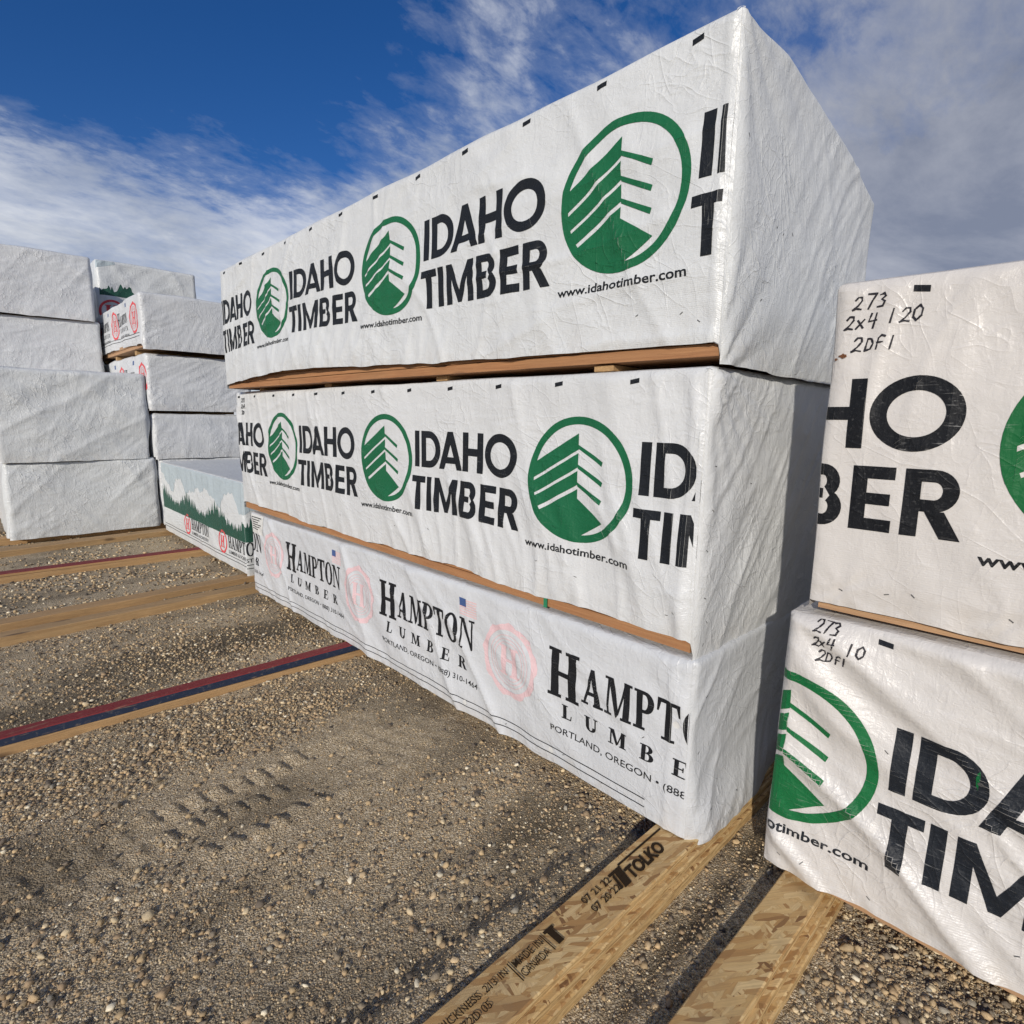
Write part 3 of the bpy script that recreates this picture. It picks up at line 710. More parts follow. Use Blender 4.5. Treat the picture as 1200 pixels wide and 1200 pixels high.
BT = Bundle('topmost bundle of the centre stack, its white wrap sloping down at the back',
            [(X0, .850), (1.560, 4.80), (X0+1.265, .850), (2.78, 4.80)], [1.694, 1.688, 1.674, 1.68], [2.630, 2.55, 2.43, 2.50], F_T, 9,
            folds=[(80, 8, 7, .009, -.1), (-60, 5, 6, .009, .1), (8, 5, 6, .008, .1)], endfolds=[(62, 4, 9, .007, .1), (48, 9, 8, .004, .1), (-65, 4, 6, .004, .2), (56, 16, 9, .003, -.1)],
            lift=liftT, bulge=.012, extra=extraT, sag=lambda u, w, v: .050*sst(.03, .36, w)*(1-sst(.85, 1.25, w))*np.clip(v/.9, 0, 1))
yT = lambda y: 4.80-y+0*y
idaho_print(BT, yT, 2.212-zT0, [1.226, 1.226+1.336, 1.226+2*1.336, -.112], K_T, G_T, dashes=[.985+.337*k for k in range(12)])
_u = yT(1.226+3*1.336)
BT.put('printed_lettering', 'f', word(SANS, 'IDAHO', .030, 2.212-zT0-.024, .55, .190, .085)+word(SANS, 'TIMBER', .022, 2.212-zT0-.252, .575, .180, .12), K_T)

# --- the two-high stack to the right --------------------------------------------
XR = 1.785
def extraR2(face, X, Y, b):
    if face == 'f':
        a = np.arctan2(X+.05, (b.h-Y)+.05); rr = np.hypot(X, b.h-Y)
        return .012*np.exp(-(rr/.7)**2)*np.abs(np.sin(a*7+.5))**1.5*sst(.02, .2, rr)
    return 0*X
BR2 = Bundle('lower bundle of the right-hand stack, diagonally creased wrap with green ring at its corner',
             [(XR, -3.0), (XR, .632), (XR+1.24, -3.0), (XR+1.24, .632)], [.075]*4, [.945, .945, .945, .945], F_R2, 21,
             folds=[(-38, 4.5, 10, .028, -.2), (-48, 8, 9, .012, -.1), (-25, 9, 7, .007, 0)], endfolds=[(60, 5, 6, .008, 0)],
             lift=lambda u: .040+.004*np.sin(u*4)-.022*np.exp(-u*5), bulge=.013, extra=extraR2, lumber=W_FIR2)
y2 = lambda y: .632-y
idaho_print(BR2, y2, .505-.075, [.594, .594-1.337, .594-2*1.337, .594+1.337], K_R2, G_R2, dashes=[.367-.337*k for k in range(10)])
BR2.put('handwriting', 'f', hand('273', y2(.545), .905-.075-.005, .034, .0042)+hand('2x4', y2(.548), .862-.075-.008, .034, .0042)+hand('10', y2(.455), .85-.075, .034, .0045)+hand('2DF1', y2(.53), .815-.075-.004, .034, .0042), PEN)
def pinch(face, X, Y, pts, rad=.14, amp=.006):
    o = 0*X
    for (a, b) in pts:
        rr = np.hypot(X-a, Y-b); th = np.arctan2(Y-b, X-a)
        o = o+amp*np.exp(-rr/rad)*np.abs(np.sin(th*3.5+a*9))**1.5*sst(0, .02, rr)-.004*np.exp(-(rr/.015)**2)
    return o
BR1 = Bundle('upper bundle of the right-hand stack, flat wrap with scuffed black letters',
             [(XR, -3.0), (XR, .582), (XR+1.24, -3.0), (XR+1.24, .582)], [.962]*4, [1.872]*4, F_R1, 25,
             folds=[(78, 7, 9, .009, -.05), (84, 12, 10, .0045, -.1), (-70, 6, 6, .005, .1)], endfolds=[(70, 5, 6, .006, 0)],
             lift=lambda u: .022+.003*np.sin(u*3), bulge=.008, lumber=W_FIR2,
             extra=lambda f, X, Y, b: pinch(f, X, Y, [(.085, .045), (.46, .055), (.95, .06), (1.5, .05)]) if f == 'f' else 0*X)
y1_ = lambda y: .582-y
idaho_print(BR1, y1_, 1.447-.962, [-.06, -.06-1.337, -.06-2*1.337, -.06+1.337], K_R1, G_R1, dashes=[.385-.337*k for k in range(10)])
h0 = 1.872-.962
BR1.put('handwriting', 'f', hand('273', y1_(.535), h0-.075, .036, .0042, .75)+hand('2x4', y1_(.552), h0-.128, .040, .0042, .66)
        + hand('120', y1_(.452), h0-.118, .040, .0040, .62)+hand('2DF1', y1_(.53), h0-.185, .040, .0042, .68), PEN)

def tear(B, u, v, w_, h_, mat, seed):
    rn_ = random.Random(seed); n = 11; pts = [(u+w_*cos(2*pi*k/n)*rn_.uniform(.55, 1.1), v+h_*sin(2*pi*k/n)*rn_.uniform(.5, 1.1)) for k in range(n)]
    B.put('tear', 'f', [[(u, v), pts[k], pts[(k+1) % n]] for k in range(n)], mat, off=.0020)
TEAR = plain('torn_film_edge', (.17, .07, .03), .9)
tear(BR1, y1_(.548), h0-.195, .012, .007, TEAR, 3); tear(BR1, y1_(.566), h0-.203, .006, .004, TEAR, 4)
tear(BR2, y2(.135), .605-.075, .004, .030, G_R2, 5); tear(BR2, y2(.128), .598-.075, .009, .006, STEEL, 6)
def flap(B, width, mat, seed):
    n = 60; e = lambda v: B.L-width-.006*float(fbm(np.array(v*3.), np.array(0.3), seed, 3))-.004*sin(v*7+seed)
    ps = [[(e(B.h*k/n), B.h*k/n), (B.L-.0005, B.h*k/n), (B.L-.0005, B.h*(k+1)/n), (e(B.h*(k+1)/n), B.h*(k+1)/n)] for k in range(n)]
    B.put('corner_flap', 'f', ps, mat, off=.0042, jit=0, u_lim=(0, B.L))
flap(BT, .026, F_T, 3); flap(BM, .022, F_M, 4); flap(BH, .010, F_H, 5)
# staples along hems and seams
def staples(B, face, pts, seed):
    rn = random.Random(seed)
    for (u, v) in pts:
        a = rn.uniform(-.9, .9); l = .010
        B.put('staple', face, stroke([(u-l*cos(a)/2, v-l*sin(a)/2), (u+l*cos(a)/2, v+l*sin(a)/2)], .0028), STEEL, off=.0016)
rn = random.Random(3)
staples(BT, 'f', [(BT.L-.08, .07), (BT.L-.14, .10), (BT.L-.3, .11)], 1)
staples(BT, 'n', [(.28, .42), (.33, .41), (.40, .43), (.05, .62), (.22, .2)], 2)
staples(BM, 'f', [(BM.L-.07, .09), (BM.L-.10, .075), (BM.L-.5, .12), (BM.L-.7, .15), (2.3, .13), (1.7, .12), (2.6, .16)], 3)
staples(BM, 'n', [(.035, .2), (.03, .35), (.05, .62), (.04, .48), (.06, .12), (.3, .55), (.05, .05)], 4)
staples(BH, 'f', [(BH.L-.35, .035), (BH.L-.55, .06), (BH.L-.9, .05), (BH.L-.18, .3), (BH.L-1.3, .06), (2.0, .04), (1.4, .05)], 5)
staples(BH, 'n', [(.07, .5), (.05, .3), (.1, .1), (.3, .08)], 6)
staples(BR1, 'f', [(.087, .047), (.46, .057), (.2, .06), (.26, .07)], 7)
staples(BR2, 'f', [(.05, .05), (.12, .06), (.3, .04), (.62, .1), (.3, .52)], 8)
for (u, v) in [(BH.L-.055, .40), (BH.L-1.17, .055), (BH.L-.62, .052)]:
    BH.put('washer', 'f', [[(u+.013*cos(2*pi*k/12), v+.013*sin(2*pi*k/12)) for k in range(12)]], LABELP, off=.0022)
# green strap round the middle bundle's bottom boards

def solidbox(c, sz, ch=.002, rz=0.):
    bm = bmesh.new(); bmesh.ops.create_cube(bm, size=1, matrix=Matrix.Translation(c) @ Matrix.Rotation(rz, 4, 'Z') @ Matrix.Diagonal((*sz, 1)))
    if ch: bmesh.ops.bevel(bm, geom=list(bm.edges), offset=ch, segments=1, affect='EDGES')
    return bm
def bmobj(name, bm, mat, parent=None, loc=None):
    me = bpy.data.meshes.new(name); bm.to_mesh(me); bm.free(); me.materials.append(mat)
    o = bpy.data.objects.new(name, me); COL.objects.link(o)
    if parent is not None: o.parent = parent; o.location = -parent.location
    return o
bmobj('strap', solidbox(Vector((X0+.006, 1.537, zM0+.028)), (.004, .018, .060), 0), STRAP, BM.root)
# stickers between top and middle bundles
lab = ['short wooden spacer peeking out between the top and middle centre bundles, nearest of the row', 'wooden spacer second from the near corner under the top centre bundle',
       'wooden spacer third from the near corner under the top centre bundle', 'wooden spacer by the far end under the top centre bundle']
for k, y in enumerate((1.3, 2.25, 3.4, 4.45)):
    bm = solidbox(Vector((X0+.60, y, 1.6795)), (1.16, .085, .022)); o = bmobj('wood_spacer', bm, W_GRND2)
    tag(o, lab[k], 'wood spacer', 'wooden spacers under the top centre bundle')

# --- far stacks ------------------------------------------------------------------
def farb(label, x0, x1, y0, y1, z0, z1, mat, seed, **kw):
    rn = random.Random(seed); j = lambda a: a+rn.uniform(-14, 14)
    a = dict(d=.022, bulge=.028, r=.030, folds=[(-45, 3, 6, .012, -.1)], lumber=W_FIR2,
             endfolds=[(j(38), 2.2, 9, .014, .15), (j(-42), 4, 8, .009, .2), (j(12), 7, 6, .006, .1), (j(70), 9, 7, .005, .1), (j(30), 14, 7, .004, .0)])
    a.update(kw)
    return Bundle(label, [(x0, y0), (x0, y1), (x1, y0), (x1, y1)], [z0]*4, [z1]*4, mat, seed, group='stacked lumber bundles in the far row', **a)
A1 = farb('plain white-wrapped bundle end resting on planks, lowest at the far left', .36, 1.835, 8.42, 13.1, .085, .935, F_FAR, 101)
A2 = farb('plain white-wrapped bundle end second from the ground at the far left', .34, 1.785, 8.40, 13.1, .950, 1.955, F_FAR, 102)
A3 = farb('smaller plain white bundle set back on top of the wide far-left bundles', -.02, 1.72, 10.50, 13.2, 2.0, 2.775, F_FAR2, 103)
A4 = farb('topmost plain white bundle of the far-left stack against the sky', -.05, 1.675, 10.46, 13.2, 2.80, 3.665, F_FAR2, 104)
B4 = farb('bottom bundle behind the mountain-printed one in the far row', 1.865, 3.08, 8.42, 11.4, .085, .92, F_FAR2, 105)
B3 = farb('bundle just above the mountain-printed one, wrinkled blank end', 1.83, 3.05, 8.40, 11.4, .94, 1.482, F_FAR2, 106)
B2 = farb('deeply creased white bundle second from the top of the far middle stack', 1.80, 3.04, 8.38, 11.4, 1.545, 2.215, F_FAR2, 107)
B1 = farb('topmost bundle of the far middle stack with red emblems on its side', 1.775, 3.02, 8.30, 11.4, 2.285, 2.925, F_FAR2, 108, lift=lambda u: .03+.03*np.sin(u))
def hampton_side(B, k0=0, big=1.0, z=.30):
    h = B.h
    for k in range(0, 3):
        u = B.L-.42-1.15*k-k0
        B.put('printed_log_emblem', 'f', hlogo(u+.1, h*.54, .20), RED)
        B.put('printed_lettering', 'f', tr(SERIF['H'][1], u-.86, h*.48, .15, .19)+word(SERIF, 'AMPTON', u-.70, h*.50, .46, .13, .06)+word(SERIF, 'LUMBER', u-.78, h*.34, .52, .06, .9), KFAR)
        B.put('printed_address', 'f', font_text('PORTLAND, OREGON', u-.80, h*.22, .55, .035, .01), KFAR)
        B.put('printed_flag_canton', 'f', R(u-.30, h*.82, u-.24, h*.90), BLUE)
    B.put('printed_border_line', 'f', R(.05, .10, B.L-.1, .108)+R(.05, .14, B.L-.1, .148), KFAR)
hampton_side(B1, .0); hampton_side(B2, -.15)
# far timber gaps: dark boards between the lifts
for nm, x0, x1, y, z, lb in (('a', 1.80, 3.0, 8.42, 2.25, 'dark wooden spacer between the two topmost bundles of the far middle stack'),
                             ('b', 1.83, 3.0, 8.45, 1.513, 'dark wooden spacer under the deeply creased far bundle'),
                             ('c', .02, 1.66, 10.55, 2.787, 'dark wooden spacer between the two upper far-left bundles')):
    bm = solidbox(Vector(((x0+x1)/2, y+.5, z)), (x1-x0-.04, .09, .055 if nm != 'c' else .030)); o = bmobj('wood_spacer', bm, W_GRND); tag(o, lb, 'wood spacer', 'wooden spacers in the far row')
    for dy, t_ in ((1.6, 'middle'), (2.5, 'rear')):
        c = o.copy(); c.location = (0, dy-.4, 0); COL.objects.link(c); c['label'] = lb.replace('dark wooden spacer', 'wooden spacer deeper in, %s,' % t_)

# mountain scene print
def strips(u0, u1, n, lo, hi):
    out = []
    for k in range(n):
        a = u0+(u1-u0)*k/n; b = u0+(u1-u0)*(k+1)/n
        l0, l1, h0_, h1_ = lo(a), lo(b), hi(a), hi(b)
        if h0_-l0 < .001 and h1_-l1 < .001: continue
        out.append([(a, l0), (b, l1), (b, max(h1_, l1)), (a, max(h0_, l0))])
    return out
def scenic(B, face, A, ph=0., k=1.0):
    h = B.h; base = .345*h
    def ridge(u):
        u = u+ph; return h*(.66+.17*max(abs(((u*1.25) % 1)-.5)*2, .0)+.045*sin(u*11)+.03*sin(u*23)+.012*sin(u*61))
    def trees(u):
        u = u+ph; env = .13+.16*(.5+.5*sin(u*6.5+1))**1.2
        sp = 1-abs(((u*17+.3*sin(u*40)) % 1)-.5)*2; sp2 = 1-abs(((u*29) % 1)-.5)*2
        return base+h*(env*(.45+.75*max(sp, .75*sp2)**1.3)+.02)
    B.put('printed_sky_band', face, strips(0, A, int(A/.02), ridge, lambda u: h-.002), SKYP)
    B.put('printed_forest', face, strips(0, A, int(A/.009), lambda u: base, trees), GFAR)
    # grey facets on the peaks
    pcs = []
    for i in range(int(A/.16)+1):
        x = i*.16+.05; y = ridge(x)-.03
        pcs += Q((x, y), (x-.02, y-.13), (x+.025, y-.10))
    B.put('printed_border_line', face, R(0, .06, A, .066)+R(0, .09, A, .096), KFAR)
M5 = farb('low single bundle printed with green forest and white mountains', 1.80, 3.02, 5.30, 8.05, .072, .905, F_FAR, 110,
          d=.016, bulge=.010, r=.022, folds=[(-50, 3, 6, .006, 0)], endfolds=[(50, 4, 6, .012, -.1), (-40, 5, 5, .008, 0)])
scenic(M5, 'f', M5.L); scenic(M5, 'n', M5.W, M5.L)
for u in (.98, 2.16):
    M5.put('printed_log_emblem', 'f', arc(u, .205, .115, .092, 0, 2*pi, 32)+tr(SERIF['H'][1], u-.055, .145, .11, .12), RED)
    tx = word(SERIF, 'HAMPTON', u+.15, .17, .62, .115, .06)
    M5.put('printed_lettering', 'f', tx, KFAR)
    M5.put('printed_address', 'f', font_text('LUMBER & FORESTRY', u+.15, .115, .58, .034, .01), KFAR)
    if u > 2: M5.put('printed_lettering', 'n', tr(tx, -M5.L, 0, 1, 1), KFAR); M5.put('printed_address', 'n', tr(font_text('LUMBER & FORESTRY', u+.15, .115, .58, .034, .01), -M5.L, 0, 1, 1), KFAR)
# tall far stack, top bundle shows
C1 = farb('topmost distant bundle with dark green trees and loose creased wrap', 1.97, 3.48, 12.0, 14.6, 2.92, 3.98, F_FAR, 120, d=.03,
          endfolds=[(-58, 2.2, 7, .035, -.2), (-50, 4, 6, .02, -.1), (40, 3, 5, .012, 0)])
hC = C1.h
C1.put('printed_forest', 'n', strips(.03, .62, 60, lambda u: hC*.46, lambda u: hC*(.46+.10*min(1, u/.2)+.04*sin(u*19)+.10*(1-abs(((u*11.3+.35*sin(u*31)) % 1)-.5)*2)*(.6+.4*sin(u*41)))*min(1, 1) if u < .5 else hC*(.46+max(0, (.62-u))*.9)), GFAR)
C1.put('printed_log_emblem', 'n', arc(.19, hC*.22, .19, .155, 0, 2*pi, 32)+tr(SERIF['H'][1], .09, hC*.13, .20, .20), RED)
C1.put('printed_lettering', 'n', word(SERIF, 'HAMP', .45, hC*.18, .5, .2, .05), KFAR)
C1.put('printed_sky_band', 'n', strips(.0, .28, 12, lambda u: hC*(.86+.3*u), lambda u: hC-.02), SKYP)
for k, (z0, z1) in enumerate(((.085, 1.0), (1.02, 1.95), (1.97, 2.9))):
    farb('plain bundle %s the tree-printed topmost distant one' % ('far below', 'two below', 'right under')[k], 2.0, 3.46, 12.03, 14.6, z0, z1, F_FAR2, 121+k, d=.05)

# --- bunks and planks on the gravel ------------------------------------------------
def plank(x0, x1, y0, y1, z0, z1, mat, seed=0, seg=24, wav=.006, top=None, front=None, y0b=None, y1b=None):
    """a weathered board running along x; y0b/y1b are its y values at the x1 end"""
    y0b = y0 if y0b is None else y0b; y1b = y1 if y1b is None else y1b
    vs = []; fs = []; fm = []; rn = random.Random(seed)
    c = .004
    for i in range(seg+1):
        t = i/seg; x = x0+(x1-x0)*t; a = y0+(y0b-y0)*t+wav*sin(t*5+seed)*.6+rn.uniform(-.0012, .0012); b = y1+(y1b-y1)*t+wav*sin(t*5+seed)*.6+rn.uniform(-.0012, .0012)
        dz = wav*.5*sin(t*4+seed*2)
        vs += [(x, a, z0), (x, a, z1-c+dz), (x, a+c, z1+dz), (x, b-c, z1+dz), (x, b, z1-c+dz), (x, b, z0)]
    for i in range(seg):
        k = i*6
        for j in range(6):
            j2 = (j+1) % 6; fs.append((k+j, k+6+j, k+6+j2, k+j2)); fm.append(1 if j in (1, 2, 3) else (2 if j == 0 else 0))
    fs.append((0, 1, 2, 3, 4, 5)); fm.append(0); k = seg*6; fs.append((k+5, k+4, k+3, k+2, k+1, k)); fm.append(0)
    return vs, fs, fm
def bunk(name, label, parts, loc):
    e = empty(name, loc); tag(e, label, 'timber bunk', 'timber bunks laid on the gravel')
    for (pn, args, kw, mats) in parts:
        v, f, fm = plank(*args, **kw); o = meshobj(pn, v, f, mats, e, smooth=False, fmat=fm)
    return e
bunk('timber_bunk', 'low timber with worn red top and navy blue side beside the tyre tracks',
     [('base_board', (-1.3, 2.95, 3.280, 3.375, -.01, .036, W_GRND2, 1), dict(y0b=3.110, y1b=3.205), [W_GRND2]*3),
      ('painted_board', (-1.3, 2.95, 3.288, 3.370, .037, .077, W_GRND, 2), dict(y0b=3.118, y1b=3.200), [P_NAVY, P_RED, P_NAVY])], (.5, 3.2, 0))
bunk('timber_bunk', 'nearer half of the doubled raw planks ending at the far foot of the centre stack',
     [('board', (-1.5, 2.6, 4.71, 4.84, -.02, .052, W_GRND, 3), dict(y0b=4.97, y1b=5.10), [W_GRND]*3)], (.5, 4.8, 0))
bunk('timber_bunk', 'farther half of the doubled raw planks, partly sunk in gravel',
     [('board', (-1.5, 2.6, 5.01, 5.17, -.02, .052, W_GRND2, 4), dict(y0b=5.32, y1b=5.46), [W_GRND2]*3)], (.5, 5.2, 0))
bunk('timber_bunk', 'raw timber with thin dark red top ending at the mountain-printed bundle',
     [('base_board', (-1.5, 2.9, 6.69, 6.82, -.02, .045, W_GRND2, 5), dict(y0b=6.58, y1b=6.71), [W_GRND2]*3),
      ('painted_board', (-1.5, 2.9, 6.70, 6.83, .046, .068, W_GRND, 6), dict(y0b=6.59, y1b=6.72), [W_GRND2, P_RED, W_GRND2])], (.5, 6.3, 0))
bunk('timber_bunk', 'pale raw timber laid along the foot of the plain far-left bundles',
     [('board', (-1.6, 2.95, 7.63, 7.86, -.02, .056, W_GRND, 7), dict(y0b=8.16, y1b=8.36), [W_GRND]*3)], (.5, 7.6, 0))
bunk('timber_bunk', 'raw timber tight under the front of the far-left stack',
     [('board', (-.5, 3.2, 8.50, 8.66, -.02, .083, W_GRND2, 8), {}, [W_GRND2]*3)], (.5, 8.5, 0))
bunk('timber_bunk', 'raw timber under the rear of the far-left stack',
     [('board', (-.5, 3.2, 10.9, 11.06, -.02, .083, W_GRND2, 9), {}, [W_GRND2]*3)], (.5, 10.5, 0))
bunk('timber_bunk', 'hidden raw timber under the tree-printed distant stack',
     [('board', (1.8, 3.6, 12.3, 12.45, -.02, .083, W_GRND, 10), {}, [W_GRND]*3)], (2.6, 12.4, 0))
bunk('timber_bunk', 'raw timber under the near part of the right-hand stack, behind the camera',
     [('board', (1.5, 3.2, -2.4, -2.25, -.02, .073, W_GRND, 12), {}, [W_GRND]*3)], (2.3, -2.3, 0))
# strand-board strips
def osbstrip(label, ya, yb, yc, x0, x1, z1, seed, cat='board strip'):
    e = empty('strand_board_strip', ((x0+x1)/2, (ya+yb)/2, 0)); tag(e, label, 'board strip', 'strand board strips under the near stacks')
    v, f, fm = plank(x0, x1, yb, ya, z1-.024, z1, OSB, seed, wav=.002, seg=30); t = meshobj('top_board', v, f, [OSBE, OSB, OSBE], e, smooth=False, fmat=fm)
    v, f, fm = plank(x0+.02, x1, yb-.018, ya-.004, z1-.050, z1-.0245, OSB, seed+1, wav=.003, seg=30); meshobj('middle_board', v, f, [OSBE, OSB, OSBE], e, smooth=False, fmat=fm)
    v, f, fm = plank(x0, x1, yb-.032, ya-.002, -.012, z1-.0505, OSB, seed+2, wav=.003, seg=30); meshobj('base_board', v, f, [OSBE, OSB, OSBE], e, smooth=False, fmat=fm)
    return e, t
S1, S1t = osbstrip('stamped strand-board strip running out from under the near corner of the centre stack', .972, .828, 0, .0, 3.0, .080, 21)
S2, S2t = osbstrip('plain strand-board strip running out from under the right-hand stack', .572, .452, 0, .35, 3.1, .072, 25)
def flat(name, pieces, z, ox, oy, mat, parent, ang=0.):
    """ink stamped on a horizontal board; text runs along +x"""
    ca, sa = cos(ang), sin(ang); vs = []; fs = []
    for k, p in enumerate(pieces):
        ar = sum(p[i][0]*p[(i+1) % len(p)][1]-p[(i+1) % len(p)][0]*p[i][1] for i in range(len(p)))
        if ar < 0: p = p[::-1]
        b = len(vs); vs += [(ox+x*ca-y*sa, oy+x*sa+y*ca, z+.00006*(k % 9)) for x, y in p]; fs.append(list(range(b, b+len(p))))
    return meshobj(name, vs, fs, mat, parent, smooth=False)
zt = .080+.0030
# text reads along the board, away from the camera towards the stack
flat('stamped_lettering', font_text('TOLKO', 0, 0, .190, .044, .045, .25), zt, 1.405, .878, STAMP, S1)
flat('stamped_logo', Q((-.045, -.004), (-.012, -.004), (.008, .052), (-.025, .052))+R(-.05, .052, .01, .062)+Q((-.06, .0), (-.05, .0), (-.032, .05), (-.042, .05)), zt, 1.40, .878, STAMP, S1)
flat('stamped_line', R(0, 0, .25, .007), zt, 1.41, .940, STAMP, S1)
flat('stamped_date', font_text('07 21 22', 0, .038, .13, .024, .01)+font_text('07 20 22', .0, 0, .13, .024, .01), zt, 1.215, .880, STAMP, S1)
flat('stamped_logo', R(0, 0, .022, .046)+R(-.008, .046, .030, .056)+R(-.022, -.004, -.018, .056), zt, 1.06, .884, STAMP, S1)
flat('stamped_lettering', font_text('MADE IN', 0, .034, .105, .024, .008)+font_text('CANADA', .0, 0, .10, .024, .008)+R(-.012, -.004, -.008, .06), zt, .925, .880, STAMP, S1)
flat('stamped_lettering', font_text('THICKNESS .213 IN', 0, .034, .235, .022, .006)+font_text('EZ2D 05', .05, 0, .10, .022, .006), zt, .665, .882, STAMP, S1)

# ------------------------------------------------------------------ ground
def axis(lo, hi, a, b, d, grow=1.18):
    xs = list(np.arange(a, b+d/2, d)); s_ = d
    x = xs[-1]
    while x < hi: s_ *= grow; x += s_; xs.append(x)
    s_ = d; x = xs[0]; pre = []
    while x > lo: s_ *= grow; x -= s_; pre.append(x)
    return np.array(pre[::-1]+xs)
LUGS = [((173, 960), 1), ((203, 950), 1), ((230, 938), 1), ((257, 928), 1), ((282, 918), 1), ((305, 910), 1), ((327, 900), 1), ((347, 888), 1),
        ((193, 980), 1), ((223, 965), 1), ((248, 955), 1), ((275, 945), 1), ((300, 936), 1), ((323, 925), 1),
        ((240, 997), 1), ((270, 985), 1), ((297, 973), 1), ((322, 962), 1), ((345, 947), 1), ((368, 937), 1)]
def unproj(x, y):
    d = rt*((x-600)/677.91)-up*((y-600)/677.91)+fw; t = -CAM_H/d.z; return d.x*t, d.y*t
lugs = [unproj(*p) for p, _ in LUGS]
tdir = np.array(unproj(347, 888))-np.array(unproj(173, 960)); tdir /= np.linalg.norm(tdir); tn = np.array((-tdir[1], tdir[0]))
tr0 = np.array(unproj(257, 955))
for i_ in range(-9, 16):
    for q_ in (-.115, 0.0, .115):
        if -2 <= i_ <= 5: continue
        lugs.append(tuple(tr0+tdir*(i_*.098+.03*(q_ == 0))+tn*q_))
lug_amp = [1.0]*20+[.55]*(len(lugs)-20)
def ground_h(x, y):
    far = np.exp(-(np.hypot(x-1, y-2)/14)**2)
    h = .016*fbm(x*.55, y*.55, 301, 3)+.009*fbm(x*2.3, y*2.3, 305, 3)+.0045*fbm(x*9, y*9, 309, 3)*far+.0024*fbm(x*34, y*34, 313, 2)*far
    # wheel track
    s1 = (x-tr0[0])*tdir[0]+(y-tr0[1])*tdir[1]; q = (x-tr0[0])*tn[0]+(y-tr0[1])*tn[1]
    m = np.exp(-(q/.17)**4)*np.exp(-(s1/1.6)**4)
    h = h*(1-.75*m)-.010*m+.008*np.exp(-((np.abs(q)-.20)/.035)**2)*np.exp(-(s1/1.8)**4)
    for (lx, ly), la in zip(lugs, lug_amp):
        a = (x-lx)*tdir[0]+(y-ly)*tdir[1]; b = (x-lx)*tn[0]+(y-ly)*tn[1]
        h = h+.0115*la*sst(.036, .014, np.abs(a+.25*b))*sst(.052, .030, np.abs(b))*(1+.35*np.clip(a/.03, -1, 1)+.3*fbm(x*30, y*30, 777, 2))
    # keep level near the stacks and under boards
    lev = sst(1.2, 1.6, x)*(1-sst(3.2, 4.0, x))
    h = h*(1-.6*lev)
    for (y0, y1) in ((.80, .98), (.42, .58)):
        c = np.exp(-((y-(y0+y1)/2)/((y1-y0)/2+.05))**4); h = h*(1-c)-.004*c
    # gravel banked against the strips, height added to shorten their cast shadows
    h = h+.052*np.exp(-((y-1.02)/.11)**4)*sst(1.75, 1.45, x)*sst(.965, .985, y)*(1+.25*fbm(x*5, y*5, 811, 2))
    h = h+.034*sst(.566, .585, y)*sst(.73, .63, y)*sst(.2, .5, x)*(1+.3*fbm(x*5, y*5, 812, 2))
    return h-.006
gx = axis(-400, 400, -1.3, 2.3, .0095); gy = axis(-400, 400, .1, 4.2, .0095)
X, Y = np.meshgrid(gx, gy, indexing='ij'); Z = ground_h(X, Y)
Z *= np.exp(-(np.hypot(X, Y)/60)**2)
Vg = np.stack([X, Y, Z], -1).reshape(-1, 3); na, nb = X.shape; idx = np.arange(na*nb).reshape(na, nb)
Fg = np.stack([idx[:-1, :-1].ravel(), idx[1:, :-1].ravel(), idx[1:, 1:].ravel(), idx[:-1, 1:].ravel()], -1)
def bigmesh(name, V, F, smooth=True):
    k = F.shape[1]; me = bpy.data.meshes.new(name); me.vertices.add(len(V)); me.vertices.foreach_set('co', V.astype(np.float32).ravel())
    me.loops.add(F.size); me.loops.foreach_set('vertex_index', F.astype(np.int32).ravel())
    me.polygons.add(len(F)); me.polygons.foreach_set('loop_start', np.arange(0, F.size, k, dtype=np.int32))
    me.update(calc_edges=True)
    if smooth: me.polygons.foreach_set('use_smooth', np.ones(len(F), dtype=bool))
    return me
